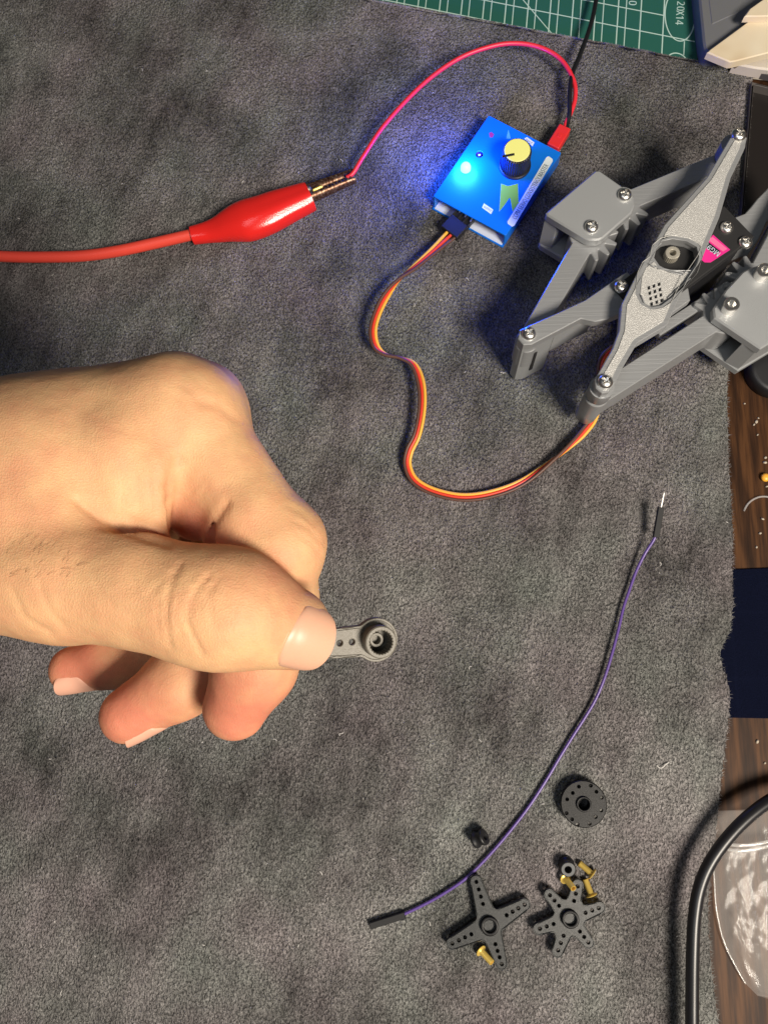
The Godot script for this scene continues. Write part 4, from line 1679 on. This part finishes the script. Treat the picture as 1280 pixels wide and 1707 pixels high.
func build_specks() -> void:
	var s := Shape.new()
	var spot := [[345, 118], [237, 116], [103, 239], [405, 303], [88, 458], [498, 287], [569, 267], [84, 1265], [340, 1575], [103, 1656], [497, 1577], [92, 1537], [668, 998], [672, 1000], [566, 1225], [569, 1222], [458, 1234], [337, 1237], [784, 1113], [775, 620], [800, 1235], [733, 459], [735, 500], [779, 465], [690, 508], [840, 622], [836, 621], [639, 820], [680, 625], [686, 645], [1213, 870], [1100, 940], [716, 1540], [655, 1432], [535, 1456], [905, 1340]]
	for i in 330:
		var x: float
		var y: float
		if i < spot.size():
			x = spot[i][0]
			y = spot[i][1]
		else:
			x = rng.randf_range(0, 1190)
			y = rng.randf_range(120, 1700)
		var p := at(x, y, 0.0)
		if p.x > edge_right(p.z) - 2.0:
			continue
		p.y = suede_height(p.x, p.z) + 0.12
		var big := 1.0 if i < spot.size() else rng.randf_range(0.3, 0.6)
		var a := rng.randf() * TAU
		var d := Vector3(cos(a), 0.15, sin(a)) * rng.randf_range(0.4, 1.1) * big
		var bend := Vector3(-d.z, 0.2, d.x) * rng.randf_range(-0.6, 0.6)
		s.tube(curve([p - d, p + bend, p + d], 3), 0.13 * big + 0.05, 5)
	var o := single("lint_specks", s, M.lint, Vector3(-60, 0, -120), "pale specks of lint scattered over the charcoal suede", "lint")
	o.set_meta("kind", "stuff")
	s = Shape.new()
	s.tube(path_at([1094, 1276, 0.3, 1099, 1280, 0.6, 1104, 1279, 0.9, 1109, 1274, 0.7, 1114, 1271, 0.3]), 0.26, 7)
	single("lint_thread", s, M.lint, at(1104, 1278, 0), "curled white thread lying right of the violet wire on the suede", "thread")


# ---------------------------------------------------------------- the hand
# Bones as tapered capsules: group, start x, y, depth, end x, y, depth (as the eye measures them), radii in mm, blend.
func bones() -> Array:
	return [
		["b", -700, 850, 172, -200, 845, 172, 26, 22, 8],
		["b", -700, 870, 205, -200, 860, 202, 26, 22, 8],
		["b", -900, 866, 189, -200, 850, 188, 28, 22, 10],
		["b", -260, 850, 187, 60, 800, 184, 22, 19, 10],
		["b", -260, 845, 172, 60, 800, 170, 22, 19, 8],
		["b", -260, 855, 202, 60, 805, 197, 22, 20, 8],
		["b", -200, 940, 178, 60, 930, 166, 16, 15, 8],
		["b", 60, 768, 169, 290, 706, 170, 15.2, 13, 10],
		["b", 60, 745, 188, 300, 690, 186, 14, 11.5, 10],
		["b", 20, 745, 178, 300, 695, 176, 13, 11.5, 10],
		["b", 60, 770, 187, 330, 695, 188, 14, 10.5, 8],
		["b", 60, 790, 205, 310, 715, 208, 14, 10, 8],
		["b", 60, 820, 220, 270, 760, 226, 13, 9.5, 8],
		["b", 296, 700, 169, 318, 702, 169, 12.6, 12, 6],
		["b", 348, 667, 188, 352, 680, 188, 7.8, 7.8, 5],
		["b", 330, 700, 207, 332, 702, 207, 8, 8, 6],
		["b", 285, 745, 225, 288, 747, 225, 8, 8, 6],
		["b", 100, 815, 164, 190, 790, 165, 15, 12, 8],
		["b", -120, 850, 163, 90, 880, 162, 15, 11, 8],
		["b", -100, 900, 162, 100, 915, 159, 15, 11.5, 8],
		["w", 205, 770, 162, 212, 862, 161.5, 10, 8.6, 4],
		["w", 290, 726, 163, 262, 780, 158, 5.4, 3.0, 4],
		["w", 262, 780, 158, 257, 885, 158.5, 3.0, 3.4, 3],
		["b", 60, 900, 195, 230, 860, 200, 18, 12, 8],
		["b", 80, 930, 215, 220, 900, 216, 15, 12, 8],
		["i", 314, 710, 169, 462, 897, 165, 11.2, 8.6, 6],
		["i", 350, 775, 169, 327, 852, 170, 9, 6.6, 4],
		["i", 425, 870, 163, 470, 915, 163, 8, 7.8, 4],
		["i", 474, 902, 165, 462, 1010, 172, 8.4, 8.4, 4],
		["i", 400, 905, 166, 455, 925, 163, 7.2, 7.8, 4],
		["i", 462, 1010, 172, 425, 1110, 178, 8.6, 9.2, 4],
		["i", 425, 1110, 178, 392, 1180, 182, 9.2, 7.6, 4],
		["m", 350, 690, 188, 425, 870, 191, 8.5, 8.4, 4],
		["m", 425, 870, 191, 375, 1050, 195, 8.4, 8.2, 4],
		["m", 375, 1050, 195, 300, 1138, 195, 8.2, 8.6, 4],
		["m", 300, 1138, 195, 215, 1192, 195, 8.6, 7.2, 4],
		["r", 332, 705, 207, 380, 900, 211, 8.5, 7.8, 4],
		["r", 380, 900, 211, 280, 1050, 215, 7.8, 7.6, 4],
		["r", 280, 1050, 215, 190, 1098, 215, 7.6, 7.6, 4],
		["r", 190, 1098, 215, 122, 1116, 215, 7.6, 6.4, 4],
		["p", 286, 748, 225, 320, 900, 228, 7.6, 6.8, 4],
		["p", 320, 900, 228, 210, 990, 229, 6.8, 6.4, 4],
		["p", 210, 990, 229, 120, 1010, 229, 6.4, 5.8, 4],
		["t", -60, 935, 160, 110, 968, 155, 15, 11.6, 6],
		["t", 110, 968, 155, 230, 984, 152, 11.6, 10.5, 6],
		["t", 230, 984, 152, 330, 1010, 150, 10.5, 11, 5],
		["t", 330, 1008, 150, 390, 1016, 150, 11, 11, 4],
		["t", 390, 1016, 150, 485, 1046, 153, 11, 8, 5],
		["t", 474, 1052, 155, 496, 1060, 156, 7, 6.2, 3],
		["t", 130, 900, 160, 215, 935, 158, 8, 7, 7],
		["-", 286, 786, 154, 287, 840, 158.5, 0.4, 1.3, 1.0],
		["-", 287, 840, 158.5, 286, 905, 160, 1.3, 2.0, 1.0],
		["-", 125, 832, 148, 205, 882, 151, 0.4, 1.2, 2.5],
		["-", 205, 882, 151, 284, 907, 155, 1.2, 1.4, 2.0],
		["-", 384, 846, 158, 366, 882, 160.5, 0.2, 1.2, 1.2],
		["-", 366, 882, 160.5, 346, 912, 161.5, 1.2, 2.4, 1.2],
	]

const GROUPS := ["b", "w", "i", "m", "r", "p", "t"]
const JOIN := [1.0, 4.0, 2.5, 2.0, 2.0, 2.0, 2.2]
const CELL := 0.72
const BLOCK := 6.0

var bp := PackedVector3Array()
var bd := PackedVector3Array()
var bl := PackedFloat32Array()
var br := PackedFloat32Array()
var bs := PackedFloat32Array()
var bk := PackedFloat32Array()
var bg := PackedInt32Array()
var near_bones := {}

func eye_mm(px: float, py: float, z: float) -> Vector3:
	return Vector3((px - 640.0) / F * z, (py - 853.5) / F * z, z)

func from_eye(p: Vector3) -> Vector3:
	return EYE + cam_x * p.x - cam_y * p.y - cam_z * p.z

func dir_from_eye(p: Vector3) -> Vector3:
	return cam_x * p.x - cam_y * p.y - cam_z * p.z

func bone_dist(i: int, p: Vector3) -> float:
	var q := p - bp[i]
	var t := clampf(q.dot(bd[i]) * bl[i], 0.0, 1.0)
	return (q - bd[i] * t).length() - br[i] - bs[i] * t

func near(p: Vector3) -> PackedInt32Array:
	var key := Vector3i((p / BLOCK).floor())
	if near_bones.has(key):
		return near_bones[key]
	var c := (Vector3(key) + Vector3.ONE * 0.5) * BLOCK
	var ds := PackedFloat32Array()
	var least := 1e9
	for i in bp.size():
		var d := bone_dist(i, c)
		ds.append(d)
		if bg[i] >= 0:
			least = minf(least, d)
	var o := PackedInt32Array()
	for i in bp.size():
		if ds[i] < (maxf(least, 0.0) + 20.0 if bg[i] >= 0 else 8.0):
			o.append(i)
	near_bones[key] = o
	return o

func flesh(p: Vector3) -> float:
	var d := 1e9
	var cur := 1e9
	var g := -2
	for i in near(p):
		var e := bone_dist(i, p)
		var gi := bg[i]
		if gi != g:
			if g >= 0:
				d = blend(d, cur, JOIN[g])
			cur = 1e9
			g = gi
		if gi >= 0:
			cur = blend(cur, e, bk[i])
		else:
			d = -blend(-d, e, bk[i])
	if g >= 0:
		d = blend(d, cur, JOIN[g])
	return d

func blend(a: float, b: float, k: float) -> float:
	var h := k - absf(a - b)
	if h <= 0.0:
		return minf(a, b)
	return minf(a, b) - h * h * 0.25 / k


func build_hand() -> void:
	var list := bones()
	# grouped, creases last
	var order := []
	for g in GROUPS.size():
		for e in list:
			if e[0] == GROUPS[g]:
				order.append([g, e])
	for e in list:
		if e[0] == "-":
			order.append([-1, e])
	for o in order:
		var e: Array = o[1]
		var a := eye_mm(e[1], e[2], e[3])
		var b := eye_mm(e[4], e[5], e[6])
		bp.append(a)
		bd.append(b - a)
		bl.append(1.0 / maxf((b - a).length_squared(), 1e-6))
		br.append(e[7])
		bs.append(e[8] - e[7])
		bk.append(e[9])
		bg.append(o[0])
	# follow the surface cell by cell from one point on the back of the hand
	var dir := eye_mm(200, 760, 1.0).normalized()
	var tt := 120.0
	for i in 60:
		tt += flesh(dir * tt) * 0.9
	var n := 1024
	var start := Vector3i((dir * tt / CELL).floor()) + Vector3i(512, 512, 0)
	var corner := {}
	var vert := {}
	var points := PackedVector3Array()
	var stack: Array[Vector3i] = []
	for dx in range(-1, 2):
		for dy in range(-1, 2):
			for dz in range(-1, 2):
				stack.append(start + Vector3i(dx, dy, dz))
	var cells: Array[Vector3i] = []
	var OFF := [0, 1, n, n + 1, n * n, n * n + 1, n * n + n, n * n + n + 1]
	var EDGE := [[0, 1], [2, 3], [4, 5], [6, 7], [0, 2], [1, 3], [4, 6], [5, 7], [0, 4], [1, 5], [2, 6], [3, 7]]
	var FACE := [[Vector3i(-1, 0, 0), 0, 2, 4, 6], [Vector3i(1, 0, 0), 1, 3, 5, 7], [Vector3i(0, -1, 0), 0, 1, 4, 5], [Vector3i(0, 1, 0), 2, 3, 6, 7], [Vector3i(0, 0, -1), 0, 1, 2, 3], [Vector3i(0, 0, 1), 4, 5, 6, 7]]
	var f := PackedFloat32Array()
	f.resize(8)
	while stack.size():
		var c: Vector3i = stack.pop_back()
		var key := c.x + n * (c.y + n * c.z)
		if vert.has(key):
			continue
		var neg := 0
		for k in 8:
			var ck: int = key + OFF[k]
			var val = corner.get(ck)
			if val == null:
				val = flesh(Vector3(c.x - 512 + (k & 1), c.y - 512 + ((k >> 1) & 1), c.z + (k >> 2)) * CELL)
				corner[ck] = val
			f[k] = val
			if f[k] < 0.0:
				neg += 1
		if neg == 0 or neg == 8:
			vert[key] = -1
			continue
		var m := Vector3.ZERO
		var cnt := 0
		for e in EDGE:
			var a: float = f[e[0]]
			var b: float = f[e[1]]
			if (a < 0.0) != (b < 0.0):
				var t := a / (a - b)
				var ka: int = e[0]
				var kb: int = e[1]
				m += Vector3(ka & 1, (ka >> 1) & 1, ka >> 2).lerp(Vector3(kb & 1, (kb >> 1) & 1, kb >> 2), t)
				cnt += 1
		vert[key] = points.size()
		cells.append(c)
		points.append((Vector3(c.x - 512, c.y - 512, c.z) + m / cnt) * CELL)
		for e in FACE:
			var s := 0
			for q in [e[1], e[2], e[3], e[4]]:
				if f[q] < 0.0:
					s += 1
			if s != 0 and s != 4:
				stack.append(c + e[0])
	var idx := PackedInt32Array()
	for i in cells.size():
		var c := cells[i]
		var key := c.x + n * (c.y + n * c.z)
		var f0: bool = corner[key] < 0.0
		for ax in 3:
			var step: int = [1, n, n * n][ax]
			var f1: bool = corner[key + step] < 0.0
			if f0 == f1:
				continue
			var u: int = [n, n * n, 1][ax]
			var w: int = [n * n, 1, n][ax]
			var q := [vert.get(key, -1), vert.get(key - u, -1), vert.get(key - u - w, -1), vert.get(key - w, -1)]
			if q.min() < 0:
				continue
			if f0:
				idx.append_array([q[0], q[1], q[2], q[0], q[2], q[3]])
			else:
				idx.append_array([q[0], q[2], q[1], q[0], q[3], q[2]])
	var nrm := normals_of(points, idx)
	if nrm[vert[start.x + n * (start.y + n * start.z)] if vert.get(start.x + n * (start.y + n * start.z), -1) >= 0 else 0].dot(dir) > 0.0:
		for i in range(0, idx.size(), 3):
			var sw := idx[i + 1]
			idx[i + 1] = idx[i + 2]
			idx[i + 2] = sw
		nrm = normals_of(points, idx)
	# creases and soft unevenness of the skin
	var lump := noise(FastNoiseLite.TYPE_SIMPLEX_SMOOTH, 0.11, 3, 3)
	var blotch := noise(FastNoiseLite.TYPE_SIMPLEX_SMOOTH, 0.07, 33, 3)
	var folds := [
		[0.42, 5.0, 158.0, 347, 960, 328, 983, 315, 1009, 310, 1036, 323, 1063, 336, 1088],
		[0.26, 4.5, 158.0, 352, 975, 340, 993, 330, 1012],
		[0.28, 5.0, 158.0, 300, 940, 285, 972, 279, 996, 276, 1039, 283, 1077],
		[0.18, 4.5, 158.0, 287, 955, 265, 975, 249, 992],
		[0.2, 5.0, 160.0, 66, 965, 70, 986, 85, 1019, 110, 1046],
		[0.2, 5.0, 160.0, 22, 985, 43, 1030, 85, 1055],
		[0.55, 7.0, 165.0, 128, 836, 164, 862, 200, 880, 240, 896, 284, 908],
		[0.45, 8.0, 170.0, 281, 812, 285, 785, 298, 763],
		[0.55, 7.0, 172.0, 350, 885, 362, 862, 378, 838],
		[0.14, 4.0, 170.0, 318, 822, 330, 806, 340, 792],
		[0.14, 4.0, 170.0, 332, 830, 345, 812],
		[0.3, 9.0, 175.0, 335, 668, 365, 676, 395, 700],
		[0.16, 5.0, 160.0, 80, 905, 100, 925, 108, 948],
		[0.2, 4.0, 158.0, 365, 962, 352, 985, 348, 1012, 356, 1040],
		[0.16, 4.0, 158.0, 298, 1000, 296, 1030, 302, 1058],
		[0.16, 4.0, 158.0, 264, 1000, 262, 1035, 268, 1066],
		[0.12, 3.6, 158.0, 200, 930, 222, 962, 228, 990],
		[0.12, 3.6, 158.0, 150, 945, 165, 980, 190, 1010],
		[0.14, 4.0, 162.0, 30, 900, 52, 930, 60, 960],
		[0.12, 4.0, 165.0, 200, 800, 206, 850],
		[0.12, 4.0, 165.0, 226, 795, 232, 850],
		[0.12, 4.0, 165.0, 250, 800, 254, 850],
		[0.14, 4.0, 170.0, 300, 772, 322, 760],
		[0.14, 4.0, 170.0, 306, 790, 334, 772],
		[0.14, 4.5, 168.0, 478, 842, 500, 852, 520, 872],
		[0.14, 4.5, 168.0, 490, 868, 514, 880, 530, 900],
		[0.12, 4.5, 168.0, 500, 892, 520, 906, 536, 928],
		[0.12, 5.0, 172.0, 300, 640, 322, 652, 335, 672],
		[0.12, 5.0, 172.0, 275, 650, 298, 664, 310, 684],
	]
	for i in points.size():
		var p := points[i]
		var q := nrm[i]
		var push := 0.15 * lump.get_noise_3dv(p)
		if q.dot(p) < 0.0:
			var s := Vector2(p.x / p.z * F + 640.0, p.y / p.z * F + 853.5)
			for e in folds:
				if p.z > e[2]:
					continue
				var best := 1e9
				for k in range(3, e.size() - 2, 2):
					var a := Vector2(e[k], e[k + 1])
					if absf(s.x - a.x) > 60.0 or absf(s.y - a.y) > 60.0:
						continue
					best = minf(best, s.distance_to(Geometry2D.get_closest_point_to_segment(s, a, Vector2(e[k + 2], e[k + 3]))))
				if best < e[1] * 3.0:
					push -= e[0] * 1.0 * exp(-pow(best / e[1], 2.0))
		points[i] = p + q * push
	nrm = normals_of(points, idx)
	# colour: pinker where the blood shows through
	var warm := [[395, 1180, 176, 16.0, 1.0], [215, 1195, 189, 14.0, 1.0], [120, 1112, 208, 13.0, 1.0], [480, 960, 148, 9.0, 0.55], [520, 1100, 156, 7.0, 0.5], [330, 880, 166, 8.0, 0.8], [385, 905, 160, 8.0, 0.6], [280, 895, 158, 6.0, 0.5], [430, 1150, 176, 10.0, 0.5], [20, 820, 155, 14.0, 0.25], [340, 1020, 140, 9.0, 0.12]]
	var spots := []
	for e in warm:
		spots.append([eye_mm(e[0], e[1], e[2]), e[3], e[4]])
	var col := PackedColorArray()
	for i in points.size():
		var w := 0.0
		for e in spots:
			var d: float = points[i].distance_squared_to(e[0])
			w = maxf(w, e[2] * exp(-d / (e[1] * e[1])))
		var k := 1.0 + 0.11 * blotch.get_noise_3dv(points[i]) + 0.07 * blotch.get_noise_3dv(points[i] * 6.0)
		w = clampf(w + 0.10 + 0.30 * blotch.get_noise_3dv(points[i] * 1.7 + Vector3(50, 0, 0)), 0.0, 1.0)
		col.append(Color(lerpf(0.615, 0.55, w) * k, lerpf(0.362, 0.195, w) * k, lerpf(0.188, 0.12, w) * k))
	var base := from_eye(eye_mm(240, 900, 170))
	var t := thing("person", "bare left hand reaching in from the left, pinching a servo horn between thumb and forefinger", "person", base)
	var v := PackedVector3Array()
	var nn := PackedVector3Array()
	for i in points.size():
		v.append((from_eye(points[i]) - base) * 0.001)
		nn.append(dir_from_eye(nrm[i]))
	var arr := []
	arr.resize(Mesh.ARRAY_MAX)
	arr[Mesh.ARRAY_VERTEX] = v
	arr[Mesh.ARRAY_NORMAL] = nn
	arr[Mesh.ARRAY_COLOR] = col
	arr[Mesh.ARRAY_INDEX] = idx
	var mesh := ArrayMesh.new()
	mesh.add_surface_from_arrays(Mesh.PRIMITIVE_TRIANGLES, arr)
	put_mesh("hand", mesh, M.skin, t)
	nail(t, eye_mm(440, 1040, 152), eye_mm(484, 1054, 155), Vector3(0.20, 0.03, -1.0), 5.3, 0.86, M.nail)
	nail(t, eye_mm(300, 1138, 195), eye_mm(226, 1185, 195), Vector3(0.42, 0.86, 0.02), 6.0, 0.9, M.nail_pink)
	nail(t, eye_mm(190, 1098, 215), eye_mm(127, 1114, 215), Vector3(0.12, 0.82, -0.5), 5.4, 0.9, M.nail_pink)
	var s := Shape.new()
	for i in 30:
		var hx := rng.randf_range(5.0, 125.0)
		var hy := rng.randf_range(890.0, 965.0)
		var d := eye_mm(hx, hy, 1.0).normalized()
		var r := 120.0
		for k in 40:
			r += flesh(d * r) * 0.9
		var root := d * r
		var q := Vector3(flesh(root + Vector3(0.3, 0, 0)), flesh(root + Vector3(0, 0.3, 0)), flesh(root + Vector3(0, 0, 0.3))).normalized()
		var lean := Vector3(0.8, -0.5, 0.0) + Vector3(rng.randfn(0, 0.3), rng.randfn(0, 0.3), 0)
		lean = (lean - q * lean.dot(q)).normalized()
		var long := rng.randf_range(1.6, 3.4)
		s.tube(PackedVector3Array([from_eye(root - q * 0.2), from_eye(root + q * 0.35 + lean * long * 0.5), from_eye(root + q * 0.5 + lean * long)]), [0.026, 0.022, 0.01], 4)
	part("fine_hair", s, M.hair, t).set_meta("kind", "stuff")
	build_held_horn()


func normals_of(p: PackedVector3Array, idx: PackedInt32Array) -> PackedVector3Array:
	var o := PackedVector3Array()
	o.resize(p.size())
	for i in range(0, idx.size(), 3):
		var a := idx[i]
		var b := idx[i + 1]
		var c := idx[i + 2]
		var g := (p[c] - p[a]).cross(p[b] - p[a])
		o[a] += g
		o[b] += g
		o[c] += g
	for i in o.size():
		o[i] = o[i].normalized()
	return o


func nail(t: Node3D, back: Vector3, mid: Vector3, facing: Vector3, half: float, spread: float, m: Material) -> void:
	# a nail plate laid on the flesh round the finger's axis at mid, looking along facing
	var ax := (mid - back).normalized()
	var n := (facing - ax * facing.dot(ax)).normalized()
	var b := ax.cross(n)
	var nu := 22
	var nv := 22
	var reach := func(x: float, a: float) -> float:
		var d := n * cos(a) + b * sin(a)
		var o := mid + ax * x
		var r := 16.0
		for i in 24:
			var e := flesh(o + d * r)
			r -= e * 0.9
			if e < 0.02 or r < 0.5:
				break
		return maxf(r, 0.5)
	var rows := []
	var mids := []
	for j in nv + 1:
		mids.append(reach.call(-0.5, (2.0 * j / nv - 1.0) * spread))
	for i in nu + 1:
		var u := 2.0 * i / nu - 1.0
		var row := []
		for j in nv + 1:
			var w := 2.0 * j / nv - 1.0
			var narrow := 1.0 - 0.10 * pow(absf(u), 4.0)
			var x := half * (u - 0.30 * w * w * (1.0 if u > 0 else -1.7) * absf(u))
			var a := w * spread * narrow
			var r: float = reach.call(x, a)
			var r0: float = mids[j]
			if x > -0.5:
				r = maxf(r, r0 - 0.012 * (x + 0.5) * (x + 0.5) - 0.04 * (x + 0.5))
			var edge := maxf(absf(w), -u)
			var lift := 0.34 - 0.62 * pow(edge, 6.0) + (0.1 * maxf(0.0, u - 0.6))
			var d := n * cos(a) + b * sin(a)
			row.append(from_eye(mid + ax * x + d * (r + lift)))
		rows.append(row)
	var s := Shape.new()
	var nr := []
	var inside := from_eye(mid)
	for i in nu + 1:
		var row := []
		for j in nv + 1:
			var dx: Vector3 = rows[mini(i + 1, nu)][j] - rows[maxi(i - 1, 0)][j]
			var dz: Vector3 = rows[i][mini(j + 1, nv)] - rows[i][maxi(j - 1, 0)]
			var q := dx.cross(dz).normalized()
			if q.dot(rows[i][j] - inside) < 0.0:
				q = -q
			row.append(q)
		nr.append(row)
	s.coloured = true
	for i in nu:
		var u := 2.0 * (i + 0.5) / nu - 1.0
		for j in nv:
			var w := 2.0 * (j + 0.5) / nv - 1.0
			var tip := smoothstep(0.74, 0.86, u + 0.10 * w * w)
			var moon := smoothstep(0.40, 0.25, u + 1.0 + 0.5 * w * w)
			s.tint = Color(1.0, 1.0, 1.0).lerp(Color(1.12, 1.35, 1.45), maxf(tip, 0.45 * moon))
			s.quad(rows[i][j], rows[i + 1][j], rows[i + 1][j + 1], rows[i][j + 1], nr[i][j], nr[i + 1][j], nr[i + 1][j + 1], nr[i][j + 1])
	part("fingernail", s, m, t)
	var rim := []
	for i in range(nu - 3, -1, -1):
		rim.append(rows[i][0])
	for j in range(1, nv + 1):
		rim.append(rows[0][j])
	for i in range(1, nu - 2):
		rim.append(rows[i][nv])
	var thick := []
	for i in rim.size():
		rim[i] += (inside - rim[i]).normalized() * 0.22
		thick.append(0.12 + 0.34 * sin(PI * i / (rim.size() - 1.0)))
	s = Shape.new()
	s.tube(PackedVector3Array(rim), thick, 8)
	part("nail_fold", s, M.skin_fold, t)
	# the rim of the free edge
	s = Shape.new()
	for j in nv:
		var p: Vector3 = rows[nu][j]
		var q: Vector3 = rows[nu][j + 1]
		var down := (inside - (p + q) / 2).normalized() * 0.45
		var out := dir_from_eye(ax)
		s.quad(p, q, q + down, p + down, out, out, out, out)
	part("nail_edge", s, M.nail_rim, t)


func build_held_horn() -> void:
	var up := dir_from_eye(Vector3(0.3, 0.0, -0.954)).normalized()
	var left := dir_from_eye(Vector3(-0.954, 0.035, -0.3))
	left = (left - up * left.dot(up)).normalized()
	var top := from_eye(eye_mm(635.5, 1071, 163))
	var o := top - up * 4.2
	var t := thing("held_servo_horn", "grey single-armed servo horn held up between thumb and forefinger, hub towards the viewer", "servo horn", o)
	var xf := Transform3D(Basis(left, up, left.cross(up)), o)
	var out := fillet(union([Shape.circle(Vector2.ZERO, 4.75, 56), PackedVector2Array([Vector2(0, -3.5), Vector2(9, -3.15), Vector2(19, -2.4), Vector2(19, 2.4), Vector2(9, 3.15), Vector2(0, 3.5)]), Shape.circle(Vector2(19, 0), 2.4, 24)]), 1.0)
	var holes := []
	for x in [5.5, 8.2, 10.9, 13.6, 16.3]:
		holes.append(Shape.circle(Vector2(x, 0), 0.66, 16))
	var s := Shape.new()
	s.xf = xf
	holes.append(Shape.circle(Vector2.ZERO, 2.7, 40))
	s.plate(out, holes, -0.9, 0.75, 0.25, 0.8)
	part("arm", s, M.horn_held, t)
	s = Shape.new()
	s.xf = xf
	s.plate(out, [Geometry2D.offset_polygon(out, -0.55, Geometry2D.JOIN_ROUND)[0]], 0.75, 0.95, 0.1, 0.8)
	part("rim", s, M.horn_held, t)
	s = Shape.new()
	s.xf = xf
	var k := 25
	var bore := PackedVector2Array()
	for i in k * 2:
		bore.append(Vector2.from_angle(TAU * i / (k * 2)) * (2.62 if i % 2 else 2.42))
	s.plate(Shape.circle(Vector2.ZERO, 3.5, 56), [bore], 0.76, 4.2, 0.25, 0.8)
	part("hub", s, M.horn_held, t)
	s = Shape.new()
	s.xf = xf
	s.lathe([Vector2(2.75, -0.8), Vector2(1.6, -0.8), Vector2(1.6, 0.6), Vector2(1.45, 0.8), Vector2(1.0, 0.8), Vector2(0.9, 0.6), Vector2(0.9, -0.9), Vector2(0, -0.9)], 32)
	part("screw_seat", s, M.horn_held, t)
